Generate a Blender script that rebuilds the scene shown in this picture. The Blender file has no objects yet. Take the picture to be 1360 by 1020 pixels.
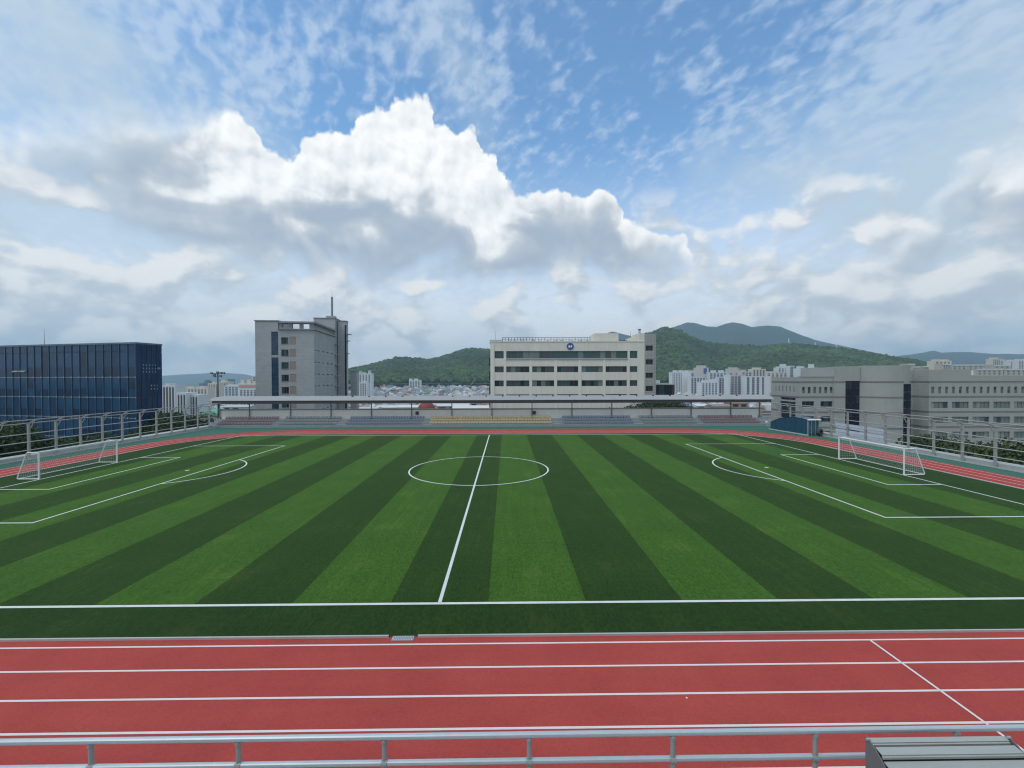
import bpy, math, random
import numpy as np
from mathutils import Matrix, Vector
random.seed(7); RNG = np.random.default_rng(7)
scene = bpy.context.scene
COL = scene.collection
R = math.radians

# ------------------------------------------------------------------ camera
F_PX, PITCH, ROLL, YAW, CAM_H = 591.0, -0.0136, -0.0023, -0.0127, 9.2   # focal length in pixels of a 1360 px wide frame
cam = bpy.data.cameras.new('camera'); cam_o = bpy.data.objects.new('camera', cam); COL.objects.link(cam_o)
cam.sensor_width = 36.0; cam.lens = 36.0 * F_PX / 1360.0; cam.clip_start = 0.05; cam.clip_end = 40000
ax = Vector((math.cos(YAW), math.sin(YAW), 0)); fy = Vector((-math.sin(YAW), math.cos(YAW), 0)); az_ = Vector((0, 0, 1))
fwd = fy * math.cos(PITCH) + az_ * math.sin(PITCH); up0 = -fy * math.sin(PITCH) + az_ * math.cos(PITCH)
rgt = ax * math.cos(ROLL) + up0 * math.sin(ROLL); up = -ax * math.sin(ROLL) + up0 * math.cos(ROLL)
m = Matrix((rgt, up, -fwd)).transposed().to_4x4(); m.translation = (0, 0, CAM_H)
cam_o.matrix_world = m
scene.camera = cam_o

def ray(px, py):
    """direction through a point of the photograph (1360 x 1020), used to survey where things stand"""
    u, w = (px - 680) / F_PX, (py - 510) / F_PX
    return (fwd + rgt * u - up * w)
def at(px, py, Y):
    d = ray(px, py); t = Y / d.y
    return Vector((d.x * t, Y, CAM_H + d.z * t))
def PX(px, Y): return at(px, 505, Y).x
def PZ(py, Y, px=680): return at(px, py, Y).z
def azel(px, py):
    d = ray(px, py).normalized()
    return math.atan2(d.x, d.y), math.asin(d.z)

# ------------------------------------------------------------------ light
SUN_EL, SUN_AZ = R(58), R(-128)            # azimuth from +Y, clockwise positive: behind the camera to the left
sun = bpy.data.lights.new('sun', 'SUN'); sun_o = bpy.data.objects.new('sun', sun); COL.objects.link(sun_o)
sun.energy = 1.3; sun.angle = R(16); sun.color = (1.0, 0.96, 0.9)
sdir = Vector((math.sin(SUN_AZ) * math.cos(SUN_EL), math.cos(SUN_AZ) * math.cos(SUN_EL), math.sin(SUN_EL)))
sun_o.rotation_euler = sdir.to_track_quat('Z', 'Y').to_euler()
scene.view_settings.view_transform = 'Standard'; scene.view_settings.look = 'None'
scene.view_settings.exposure = 0.1; scene.view_settings.gamma = 1.0; scene.view_settings.use_curve_mapping = False
scene.render.engine = 'CYCLES'
scene.cycles.use_denoising = True
scene.cycles.max_bounces = 6; scene.cycles.diffuse_bounces = 3; scene.cycles.glossy_bounces = 3
scene.cycles.transmission_bounces = 4; scene.cycles.volume_bounces = 1; scene.cycles.transparent_max_bounces = 16
scene.cycles.caustics_reflective = False; scene.cycles.caustics_refractive = False
scene.cycles.use_adaptive_sampling = True; scene.cycles.adaptive_threshold = 0.02; scene.cycles.filter_width = 1.15

# ------------------------------------------------------------------ sky
class Nodes:
    """short-hand for wiring shader nodes"""
    def __init__(s, tree): s.t = tree; s.n = tree.nodes; s.l = tree.links
    def new(s, kind, **kw):
        n = s.n.new(kind)
        for k, v in kw.items(): setattr(n, k, v)
        return n
    def put(s, sock, v):
        if isinstance(v, bpy.types.NodeSocket): s.l.new(v, sock)
        else: sock.default_value = v
    def m(s, op, a, b=0.0, c=0.0, clamp=False):
        n = s.new('ShaderNodeMath', operation=op, use_clamp=clamp)
        s.put(n.inputs[0], a); s.put(n.inputs[1], b)
        if len(n.inputs) > 2: s.put(n.inputs[2], c)
        return n.outputs[0]
    def add(s, a, b): return s.m('ADD', a, b)
    def sub(s, a, b): return s.m('SUBTRACT', a, b)
    def mul(s, a, b): return s.m('MULTIPLY', a, b)
    def step(s, v, a, b, x=0.0, y=1.0):
        n = s.new('ShaderNodeMapRange', interpolation_type='SMOOTHSTEP')
        for i, q in enumerate((v, a, b, x, y)): s.put(n.inputs[i], q)
        return n.outputs[0]
    def lin(s, v, a, b, x=0.0, y=1.0):
        n = s.new('ShaderNodeMapRange')
        for i, q in enumerate((v, a, b, x, y)): s.put(n.inputs[i], q)
        return n.outputs[0]
    def xyz(s, x, y, z=0.0):
        n = s.new('ShaderNodeCombineXYZ'); s.put(n.inputs[0], x); s.put(n.inputs[1], y); s.put(n.inputs[2], z); return n.outputs[0]
    def noise(s, vec, scale, detail=4.0, rough=0.55, dist=0.0, lac=2.0, col=False, flat=True):
        n = s.new('ShaderNodeTexNoise', noise_dimensions='2D' if flat else '3D'); s.put(n.inputs['Vector'], vec)
        n.inputs['Scale'].default_value = scale; n.inputs['Detail'].default_value = detail
        n.inputs['Roughness'].default_value = rough; n.inputs['Distortion'].default_value = dist; n.inputs['Lacunarity'].default_value = lac
        return n.outputs['Color' if col else 'Fac']
    def voro(s, vec, scale, detail=3.0, rough=0.5, smooth=0.6):
        n = s.new('ShaderNodeTexVoronoi', feature='F1', voronoi_dimensions='2D', normalize=True); s.put(n.inputs['Vector'], vec)
        n.inputs['Scale'].default_value = scale; n.inputs['Detail'].default_value = detail; n.inputs['Roughness'].default_value = rough
        return n.outputs['Distance']
    def curve(s, v, pts):
        """piecewise curve of v through (x, y) points; x, y within 0..1"""
        n = s.new('ShaderNodeFloatCurve'); s.put(n.inputs['Value'], v)
        c = n.mapping.curves[0]
        c.points[0].location = pts[0]; c.points[1].location = pts[-1]
        for p in pts[1:-1]: c.points.new(*p)
        for p in c.points: p.handle_type = 'VECTOR'
        n.mapping.update()
        return n.outputs[0]
    def mix(s, f, a, b):
        n = s.new('ShaderNodeMix', data_type='RGBA')
        s.put(n.inputs[0], f); s.put(n.inputs[6], a); s.put(n.inputs[7], b)
        return n.outputs[2]
    def vec(s, op, a, b=(0, 0, 0), sc=None):
        n = s.new('ShaderNodeVectorMath', operation=op); s.put(n.inputs[0], a)
        if op == 'SCALE': s.put(n.inputs['Scale'], sc)
        else: s.put(n.inputs[1], b)
        return n.outputs[0]

def build_sky():
    w = bpy.data.worlds.new('World'); scene.world = w; w.use_nodes = True
    w.node_tree.nodes.clear(); N = Nodes(w.node_tree)
    out = N.new('ShaderNodeOutputWorld'); bg = N.new('ShaderNodeBackground'); bg.inputs['Strength'].default_value = 0.15
    N.l.new(bg.outputs[0], out.inputs[0])
    sky = N.new('ShaderNodeTexSky', sky_type='NISHITA', sun_disc=False, sun_elevation=SUN_EL, sun_rotation=SUN_AZ,
                altitude=100.0, air_density=1.0, dust_density=0.6, ozone_density=1.6)
    K = 1 / 0.15                                          # clouds are given in display radiance, the background strength is 0.15
    def rgb(r, g, b): return (r * K, g * K, b * K, 1.0)
    tc = N.new('ShaderNodeTexCoord'); d = N.vec('NORMALIZE', tc.outputs['Generated'])
    sp = N.new('ShaderNodeSeparateXYZ'); N.l.new(d, sp.inputs[0]); x, y, z = sp.outputs
    az = N.m('ARCTAN2', x, y); el = N.m('ARCSINE', z)
    P = N.xyz(az, el, 0.0)
    # clear sky, whitening towards the horizon
    base = N.vec('MULTIPLY', sky.outputs[0], (0.92, 1.22, 1.32))
    base = N.mix(N.mul(N.step(el, 0.50, 0.02), 0.95), base, rgb(0.95, 0.935, 0.925))
    # high mottled altocumulus: small soft puffs on a flat layer
    zz = N.add(N.m('MAXIMUM', z, 0.0), 0.34)
    pl = N.xyz(N.m('DIVIDE', x, zz), N.m('DIVIDE', y, zz), 0.0)
    rot = N.new('ShaderNodeVectorRotate', rotation_type='Z_AXIS'); N.put(rot.inputs['Vector'], pl); rot.inputs['Angle'].default_value = R(-32)
    st = N.vec('MULTIPLY', rot.outputs[0], (1.0, 0.72, 1.0))
    n_big = N.noise(pl, 1.1, 2.0, 0.5); n_sm = N.noise(st, 33.0, 2.5, 0.5, 0.15); n_mid = N.noise(st, 8.0, 3.0, 0.5, 0.1)
    a = N.add(n_sm, N.add(N.mul(N.sub(n_mid, 0.5), 0.75), N.mul(N.sub(n_big, 0.5), 0.45)))
    side = N.step(N.m('ABSOLUTE', N.sub(az, 0.04)), 0.25, 1.0)           # the deck thickens to both sides
    alto = N.mul(N.step(N.add(a, N.mul(side, 0.14)), 0.37, 0.88), N.step(el, 0.06, 0.24))
    c = N.mix(N.mul(alto, 0.60), base, rgb(0.60, 0.71, 0.86))
    veil = N.mul(N.step(N.add(N.noise(N.vec('MULTIPLY', P, (2.0, 3.0, 1.0)), 1.5, 4.0, 0.5, 0.3), N.mul(side, 0.42)), 0.48, 1.02), 0.85)
    c = N.mix(veil, c, rgb(0.53, 0.645, 0.73))
    # shared billow noise and its value a little towards the light (up and to the left) for relief
    warp = N.vec('SUBTRACT', N.noise(P, 8.0, 4.0, 0.5, col=True), (0.5, 0.5, 0.5))
    Pw = N.vec('ADD', P, N.vec('SCALE', warp, sc=0.035))
    b0 = N.voro(Pw, 12.0, 3.3, 0.5)
    b1 = N.voro(N.vec('ADD', Pw, (-0.011, 0.015, 0.0)), 12.0, 3.3, 0.5)
    f0 = N.noise(P, 9.0, 6.0, 0.55, 0.3)
    low = N.noise(N.vec('MULTIPLY', P, (1.0, 1.5, 1.0)), 5.2, 3.0, 0.5, 0.5)
    bump_v = N.vec('SUBTRACT', N.noise(P, 19.0, 3.0, 0.5, col=True), (0.5, 0.5, 0.5))
    relief = N.mul(N.sub(b1, b0), 1.25)
    # ---- banks of small cumulus low in the sky, all the way round
    Q = N.vec('MULTIPLY', N.vec('ADD', P, N.vec('SCALE', warp, sc=0.03)), (4.2, 7.0, 1.0)); Q = N.vec('ADD', Q, (11.3, 4.6, 0.0))
    q0 = N.noise(Q, 1.7, 6.0, 0.5, 0.0); q1 = N.noise(N.vec('ADD', Q, (-0.06, 0.20, 0.0)), 1.7, 6.0, 0.5, 0.0)
    cover = N.mul(N.step(el, 0.42, 0.10), N.step(N.m('ABSOLUTE', az), 0.05, 0.7, 0.14, 0.25))
    bank = N.step(N.add(N.add(q0, cover), N.mul(N.sub(0.30, b0), 0.22)), 0.56, 0.72)
    lit = N.step(N.add(N.add(N.mul(N.sub(q0, q1), 2.4), N.mul(relief, 0.35)), N.mul(N.sub(f0, 0.5), 0.40)), -0.24, 0.34)
    bcol = N.mix(lit, rgb(0.56, 0.615, 0.675), rgb(0.95, 0.94, 0.915))
    c = N.mix(N.mul(N.mul(bank, N.step(el, 0.42, 0.28)), N.step(el, -0.01, 0.08, 0.45, 0.92)), c, bcol)
    # ---- the great cumulus: outline of its top and of its base by azimuth
    A0, A1, EM = -1.1, 1.1, 0.75
    def prof(pts):
        o = []
        for (px, py) in pts:
            a_, e_ = azel(px, py); q = ((a_ - A0) / (A1 - A0), max(0.0, min(1.0, e_ / EM)))
            if not o or q[0] > o[-1][0] + 1e-3: o.append(q)
        return [(0.0, 0.0)] + o + [(1.0, 0.0)]
    top = [(-60, 300), (-20, 215), (40, 175), (110, 160), (198, 160), (229, 151), (265, 144), (295, 139), (316, 147), (330, 160), (341, 170), (349, 194), (367, 203), (379, 210),
           (391, 200), (406, 185), (424, 183), (445, 172), (466, 174), (479, 161), (497, 141), (521, 132), (542, 125), (563, 129), (573, 140), (578, 164), (592, 167),
           (609, 178), (623, 172), (634, 180), (641, 200), (652, 210), (664, 210), (669, 246), (687, 254), (715, 250), (737, 260), (765, 258), (779, 264), (793, 255),
           (814, 252), (824, 270), (828, 292), (846, 305), (874, 311), (899, 308), (914, 322), (925, 350), (940, 380)]
    bot = [(-60, 290), (-20, 225), (40, 222), (110, 245), (159, 269), (212, 312), (265, 343), (318, 350), (388, 356), (440, 356), (493, 372), (528, 382), (564, 358), (616, 366),
           (652, 374), (701, 382), (740, 372), (793, 364), (828, 368), (899, 352), (920, 352), (940, 352)]
    def cumulus(c, top, bot, soft_l, soft, edge, amp, rel_k=1.0, thick=0.20, op=1.0):
        sw = N.new('ShaderNodeSeparateXYZ'); N.l.new(N.vec('ADD', P, N.vec('ADD', N.vec('SCALE', warp, sc=0.012), N.vec('SCALE', bump_v, sc=0.040))), sw.inputs[0])
        u = N.lin(sw.outputs[0], A0, A1); e = sw.outputs[1]
        tp = N.mul(N.curve(u, prof(top)), EM); bt = N.mul(N.curve(u, prof(bot)), EM)
        dt = N.add(N.sub(tp, e), N.mul(N.sub(0.32, b0), amp))
        db = N.add(N.sub(e, bt), N.mul(N.sub(low, 0.5), 0.14))
        sf = N.step(az, soft_l - 0.12, soft_l + 0.12, soft, edge) if soft_l is not None else edge
        dens = N.mul(N.step(dt, N.mul(sf, -0.5), sf), N.step(db, -0.03, 0.055))
        s = N.step(N.add(N.add(db, N.mul(N.sub(low, 0.5), 0.32)), N.mul(N.sub(f0, 0.5), 0.10)), 0.02, thick)
        rim = N.step(dt, 0.085, 0.0)                        # thin crests let the light through
        s = N.mul(N.m('MAXIMUM', s, N.mul(rim, 0.95)), 0.86)
        s = N.m('ADD', s, N.mul(N.mul(relief, rel_k), N.step(s, 0.0, 0.6, 0.35, 1.0)), clamp=True)
        ramp = N.new('ShaderNodeValToRGB'); N.l.new(s, ramp.inputs[0]); cr = ramp.color_ramp
        cr.elements[0].position = 0.0; cr.elements[0].color = (0.40, 0.475, 0.57, 1)
        cr.elements[1].position = 1.0; cr.elements[1].color = (1.06, 1.06, 1.05, 1)
        e2 = cr.elements.new(0.42); e2.color = (0.58, 0.625, 0.675, 1)
        e3 = cr.elements.new(0.74); e3.color = (0.88, 0.90, 0.91, 1)
        return N.mix(N.mul(dens, op), c, N.vec('SCALE', ramp.outputs[0], sc=K))
    c = cumulus(c, top, bot, -0.62, 0.10, 0.007, 0.06)
    # softer cloud coming in at the right
    top2 = [(1030, 470), (1100, 385), (1130, 345), (1180, 330), (1230, 290), (1262, 235), (1300, 205), (1360, 185), (1440, 165), (1560, 200), (1700, 250)]
    bot2 = [(1030, 470), (1100, 388), (1130, 380), (1180, 372), (1230, 345), (1262, 300), (1300, 310), (1360, 330), (1440, 340), (1560, 330), (1700, 300)]
    c = cumulus(c, top2, bot2, None, 0, 0.05, 0.05, 0.7, 0.16, 0.8)
    # below the horizon only the ground's own colour is ever seen
    N.l.new(c, bg.inputs['Color'])
    w.cycles.sampling_method = 'MANUAL'; w.cycles.sample_map_resolution = 512
build_sky()

# ------------------------------------------------------------------ helpers
def tag(o, label, cat, group=None, kind=None):
    o['label'] = label; o['category'] = cat
    if group: o['group'] = group
    if kind: o['kind'] = kind
    return o
def empty(name, loc=(0, 0, 0), rz=0.0):
    o = bpy.data.objects.new(name, None); o.empty_display_size = 0.2; COL.objects.link(o); o.location = loc; o.rotation_euler = (0, 0, rz); return o
def link(name, me, parent=None, loc=(0, 0, 0), rz=0.0):
    o = bpy.data.objects.new(name, me); COL.objects.link(o); o.location = loc; o.rotation_euler = (0, 0, rz)
    if parent is not None: o.parent = parent
    return o
class MB:
    """collects boxes, prisms and tubes into one mesh"""
    def __init__(s, M=None): s.v = []; s.f = []; s.M = M
    def pts(s, vs):
        i = len(s.v)
        s.v += [tuple(s.M @ Vector(p)) for p in vs] if s.M is not None else [tuple(p) for p in vs]
        return i
    def box(s, x0, x1, y0, y1, z0, z1):
        i = s.pts([(x0, y0, z0), (x1, y0, z0), (x1, y1, z0), (x0, y1, z0), (x0, y0, z1), (x1, y0, z1), (x1, y1, z1), (x0, y1, z1)])
        s.f += [(i, i + 3, i + 2, i + 1), (i + 4, i + 5, i + 6, i + 7), (i, i + 1, i + 5, i + 4), (i + 1, i + 2, i + 6, i + 5), (i + 2, i + 3, i + 7, i + 6), (i + 3, i, i + 4, i + 7)]
        return s
    def quad(s, a, b, c, d): i = s.pts([a, b, c, d]); s.f.append((i, i + 1, i + 2, i + 3)); return s
    def prism(s, poly, z0, z1):
        """poly counter-clockwise in plan"""
        n = len(poly); i = s.pts([(x, y, z0) for x, y in poly] + [(x, y, z1) for x, y in poly])
        s.f.append(tuple(i + k for k in reversed(range(n)))); s.f.append(tuple(i + n + k for k in range(n)))
        for k in range(n): j = (k + 1) % n; s.f.append((i + k, i + j, i + n + j, i + n + k))
        return s
    def loft(s, A, B):
        """solid between two equal polygons of 3-D points"""
        n = len(A); i = s.pts(list(A) + list(B))
        s.f.append(tuple(i + k for k in reversed(range(n)))); s.f.append(tuple(i + n + k for k in range(n)))
        for k in range(n): j = (k + 1) % n; s.f.append((i + k, i + j, i + n + j, i + n + k))
        return s
    def tube(s, p, q, r, n=8, r2=None):
        p, q = Vector(p), Vector(q); d = (q - p).normalized(); a = d.orthogonal().normalized(); b = d.cross(a); r2 = r if r2 is None else r2
        A = [p + (a * math.cos(2 * math.pi * k / n) + b * math.sin(2 * math.pi * k / n)) * r for k in range(n)]
        B = [q + (a * math.cos(2 * math.pi * k / n) + b * math.sin(2 * math.pi * k / n)) * r2 for k in range(n)]
        return s.loft(A, B)
    def path(s, pts, r, n=8):
        for p, q in zip(pts, pts[1:]): s.tube(p, q, r, n)
        return s
    def mesh(s, name, mat, smooth=False):
        me = bpy.data.meshes.new(name); me.from_pydata(s.v, [], s.f); me.update()
        if mat is not None: me.materials.append(mat)
        if smooth: me.polygons.foreach_set('use_smooth', [True] * len(me.polygons))
        return me
    def build(s, name, mat, parent=None, loc=(0, 0, 0), rz=0.0, smooth=False): return link(name, s.mesh(name, mat, smooth), parent, loc, rz)

def mat(name, col, rough=0.7, var=(), bump=None, metal=0.0, spec=0.5, streak=None):
    """plain surface of one colour with layers of (scale, amount) mottling in world space"""
    m_ = bpy.data.materials.new(name); m_.use_nodes = True; m_.node_tree.nodes.clear(); N = Nodes(m_.node_tree)
    out = N.new('ShaderNodeOutputMaterial'); b = N.new('ShaderNodeBsdfPrincipled'); N.l.new(b.outputs[0], out.inputs[0])
    b.inputs['Roughness'].default_value = rough; b.inputs['Metallic'].default_value = metal; b.inputs['Specular IOR Level'].default_value = spec
    c4 = (*col, 1.0)
    pos = N.new('ShaderNodeNewGeometry').outputs['Position']
    if var:
        tot = 1.0
        for sc, am in var:
            v = pos if isinstance(sc, (int, float)) else N.vec('MULTIPLY', pos, sc)
            n = N.noise(v, sc if isinstance(sc, (int, float)) else 1.0, 3.0, 0.6, flat=False)
            tot = N.add(tot, N.mul(N.sub(n, 0.5), 2.0 * am))
        N.l.new(N.vec('SCALE', c4[:3], sc=tot), b.inputs['Base Color'])
    else: b.inputs['Base Color'].default_value = c4
    if bump:
        bp = N.new('ShaderNodeBump'); bp.inputs['Strength'].default_value = bump[1]; bp.inputs['Distance'].default_value = bump[2] if len(bump) > 2 else 0.02
        N.l.new(N.noise(pos, bump[0], 3.0, 0.6, flat=False), bp.inputs['Height']); N.l.new(bp.outputs[0], b.inputs['Normal'])
    return m_
def brick_mat(name, col, mortar, w, h, msize, rough=0.8, var=0.06, axis='xz', off=0.5):
    """masonry cladding too small in the picture to build stone by stone"""
    m_ = bpy.data.materials.new(name); m_.use_nodes = True; m_.node_tree.nodes.clear(); N = Nodes(m_.node_tree)
    out = N.new('ShaderNodeOutputMaterial'); b = N.new('ShaderNodeBsdfPrincipled'); N.l.new(b.outputs[0], out.inputs[0]); b.inputs['Roughness'].default_value = rough
    pos = N.new('ShaderNodeNewGeometry').outputs['Position']; sp = N.new('ShaderNodeSeparateXYZ'); N.l.new(pos, sp.inputs[0])
    hor = N.add(sp.outputs[0], sp.outputs[1])
    bt = N.new('ShaderNodeTexBrick'); N.l.new(N.xyz(hor, sp.outputs[2], 0.0), bt.inputs['Vector'])
    bt.offset = off; bt.inputs['Scale'].default_value = 1.0; bt.inputs['Brick Width'].default_value = w; bt.inputs['Row Height'].default_value = h
    bt.inputs['Mortar Size'].default_value = msize; bt.inputs['Mortar Smooth'].default_value = 0.2
    bt.inputs['Color1'].default_value = (*[q * (1 + var) for q in col], 1); bt.inputs['Color2'].default_value = (*[q * (1 - var) for q in col], 1)
    bt.inputs['Mortar'].default_value = (*mortar, 1)
    n = N.noise(pos, 0.25, 4.0, 0.6, flat=False)
    N.l.new(N.vec('SCALE', bt.outputs['Color'], sc=N.lin(n, 0.2, 0.8, 0.92, 1.08)), b.inputs['Base Color'])
    return m_
def band_mat(name, glass, slab, period, share, rough=0.4):
    """window bays of far apartment blocks: glass and slab edges alternating by storey"""
    m_ = bpy.data.materials.new(name); m_.use_nodes = True; m_.node_tree.nodes.clear(); N = Nodes(m_.node_tree)
    out = N.new('ShaderNodeOutputMaterial'); b = N.new('ShaderNodeBsdfPrincipled'); N.l.new(b.outputs[0], out.inputs[0]); b.inputs['Roughness'].default_value = rough
    pos = N.new('ShaderNodeNewGeometry').outputs['Position']; sp = N.new('ShaderNodeSeparateXYZ'); N.l.new(pos, sp.inputs[0])
    f = N.m('FRACT', N.m('DIVIDE', N.add(sp.outputs[2], 400.0), period))
    k = N.m('GREATER_THAN', f, share)
    n = N.noise(N.vec('MULTIPLY', pos, (0.9, 0.9, 0.36)), 1.0, 1.0, 0.5, flat=False)
    g = N.mix(N.step(n, 0.35, 0.65), (*glass, 1), (*[q * 1.9 for q in glass], 1))
    N.l.new(N.mix(k, g, (*slab, 1)), b.inputs['Base Color'])
    return m_

def lattice(n, seed):
    return np.random.default_rng(seed).random((n, n))
def vnoise(x, y, seed=0, octs=4, gain=0.5):
    """value noise on numpy arrays"""
    tot = 0.0; amp = 1.0; norm = 0.0
    for o in range(octs):
        L = lattice(64, seed + o); f = 2.0 ** o
        xi, yi = np.floor(x * f).astype(int), np.floor(y * f).astype(int); u, v = x * f - xi, y * f - yi
        u = u * u * (3 - 2 * u); v = v * v * (3 - 2 * v)
        g = lambda i, j: L[i % 64, j % 64]
        tot = tot + amp * ((g(xi, yi) * (1 - u) + g(xi + 1, yi) * u) * (1 - v) + (g(xi, yi + 1) * (1 - u) + g(xi + 1, yi + 1) * u) * v)
        norm += amp; amp *= gain
    return tot / norm

# ------------------------------------------------------------------ materials
M = {}
def turf(name, col):
    m_ = bpy.data.materials.new(name); m_.use_nodes = True; m_.node_tree.nodes.clear(); N = Nodes(m_.node_tree)
    out = N.new('ShaderNodeOutputMaterial'); b = N.new('ShaderNodeBsdfPrincipled'); N.l.new(b.outputs[0], out.inputs[0])
    b.inputs['Roughness'].default_value = 0.85; b.inputs['Specular IOR Level'].default_value = 0.08
    pos = N.new('ShaderNodeNewGeometry').outputs['Position']
    n1 = N.noise(N.vec('MULTIPLY', pos, (34.0, 16.0, 1.0)), 1.0, 3.0, 0.65)        # tufts
    n2 = N.noise(N.vec('MULTIPLY', pos, (2.6, 0.22, 1.0)), 1.0, 3.0, 0.6)          # brushing streaks along the pile
    n3 = N.noise(pos, 0.35, 4.0, 0.55); n4 = N.noise(N.vec('MULTIPLY', pos, (9.0, 3.5, 1.0)), 1.0, 4.0, 0.7)
    k = N.add(1.0, N.add(N.mul(N.sub(n1, 0.5), 1.6), N.add(N.mul(N.sub(n2, 0.5), 0.36), N.add(N.mul(N.sub(n3, 0.5), 0.34), N.mul(N.sub(n4, 0.5), 1.5)))))
    worn = N.mul(N.step(N.add(n3, N.mul(N.sub(n2, 0.5), 0.6)), 0.57, 0.80), 0.42)
    c = N.vec('SCALE', N.mix(worn, (*col, 1), (col[0] * 1.5 + 0.01, col[1] * 1.15, col[2] * 1.5, 1)), sc=N.m('MAXIMUM', k, 0.15))
    N.l.new(c, b.inputs['Base Color'])
    b.inputs['Sheen Weight'].default_value = 0.09; b.inputs['Sheen Roughness'].default_value = 0.35; b.inputs['Sheen Tint'].default_value = (0.5, 0.85, 0.25, 1)
    bp = N.new('ShaderNodeBump'); bp.inputs['Strength'].default_value = 0.6; bp.inputs['Distance'].default_value = 0.03
    N.l.new(n1, bp.inputs['Height']); N.l.new(bp.outputs[0], b.inputs['Normal'])
    return m_
M['turf_light'] = turf('turf_light', (0.050, 0.116, 0.016))
M['turf_dark'] = turf('turf_dark', (0.0255, 0.058, 0.0105))
M['turf_margin'] = turf('turf_margin', (0.021, 0.049, 0.0105))
M['track'] = mat('track_rubber', (0.425, 0.073, 0.061), 0.9, [(14.0, 0.22), (40.0, 0.30), (95.0, 0.25), (0.5, 0.14), (0.06, 0.14), ((0.10, 1.1, 1.0), 0.13), ((0.9, 0.05, 1.0), 0.06)], (60.0, 0.35, 0.01), spec=0.08)
M['green_rubber'] = mat('green_rubber', (0.035, 0.14, 0.095), 0.85, [(25.0, 0.12), (0.6, 0.12)])
M['paint'] = mat('line_paint', (0.69, 0.71, 0.67), 0.7, [(3.0, 0.16), (0.7, 0.10), (18.0, .14)])
M['paint_track'] = mat('track_paint', (0.78, 0.70, 0.68), 0.6, [(3.0, 0.10), (0.7, 0.06)])
M['concrete'] = mat('concrete', (0.42, 0.43, 0.42), 0.85, [(0.6, 0.12), (5.0, 0.08)])
M['concrete_light'] = mat('concrete_light', (0.47, 0.475, 0.455), 0.85, [(0.5, 0.12), (6.0, 0.08), ((2.5, 2.5, 0.3), 0.10)])
M['steel'] = mat('galvanised_steel', (0.36, 0.37, 0.36), 0.5, [(4.0, 0.14), (0.7, .1)], metal=0.15)
M['steel_pale'] = mat('galvanised_rail', (0.58, 0.62, 0.64), 0.35, [(9.0, 0.08)], metal=0.45)
M['steel_dark'] = mat('painted_steel_post', (0.16, 0.17, 0.18), 0.5, [(4.0, 0.1)])
M['white'] = mat('white_paint', (0.78, 0.79, 0.78), 0.4, [(2.0, 0.05)])
M['canopy'] = mat('canopy_sheet', (0.345, 0.345, 0.345), 0.65, [((0.4, 3.0, 3.0), 0.10)])
M['dark'] = mat('dark_metal', (0.045, 0.048, 0.055), 0.6, [(3.0, 0.1)])
M['wall_panel'] = mat('stand_wall', (0.76, 0.75, 0.70), 0.8, [((1.6, 1.6, 0.15), 0.10), (0.4, 0.06)])
M['stand_step'] = mat('stand_step', (0.26, 0.295, 0.305), 0.85, [(0.8, 0.12)])
M['seat_mauve'] = mat('seat_mauve', (0.19, 0.135, 0.145), 0.5, [(2.0, 0.15)])
M['seat_grey'] = mat('seat_grey', (0.185, 0.21, 0.22), 0.5, [(2.0, 0.15)])
M['seat_blue'] = mat('seat_blue', (0.15, 0.175, 0.235), 0.5, [(2.0, 0.15)])
M['seat_yellow'] = mat('seat_yellow', (0.44, 0.35, 0.19), 0.5, [(2.0, 0.15)])

# ------------------------------------------------------------------ ground
def ground_z(x, y):
    """height of the valley floor: the school's terrace, the drop into the town, the rise to the hill foot"""
    r = np.hypot(x, y)
    s = lambda v, a, b: (lambda t: t * t * (3 - 2 * t))(np.clip((v - a) / (b - a), 0, 1))
    a = np.arctan2(x, np.maximum(y, 1.0))
    mid = s(a, -0.42, -0.25)
    return -11.5 - 22.0 * s(r, 160, 420) + 22.0 * mid * s(r, 620, 1150) - 30 * s(r, 2200, 4000) * (1 - mid)
def build_ground():
    rs = np.concatenate([[0, 40, 80, 110, 140], np.linspace(160, 1300, 58), [1500, 1800, 2200, 2700, 3300, 4200, 5500, 7500, 10000, 14000, 20000]])
    na = 128; an = np.linspace(0, 2 * math.pi, na, endpoint=False)
    v = []; f = []
    for i, r in enumerate(rs):
        x, y = r * np.sin(an), r * np.cos(an); z = ground_z(x, y)
        v += list(zip(x.tolist(), y.tolist(), z.tolist()))
    for i in range(len(rs) - 1):
        for k in range(na):
            j = (k + 1) % na; f.append((i * na + k, i * na + j, (i + 1) * na + j, (i + 1) * na + k))
    me = bpy.data.meshes.new('ground'); me.from_pydata(v, [], f); me.update()
    g = mat('valley_ground', (0.15, 0.17, 0.12), 0.9, [(0.02, 0.35), (0.004, 0.3), (0.2, 0.2)])
    me.materials.append(g); o = link('ground', me)
    tag(o, 'wide valley floor of the town below the sports field', 'ground', kind='structure')
build_ground()

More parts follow.
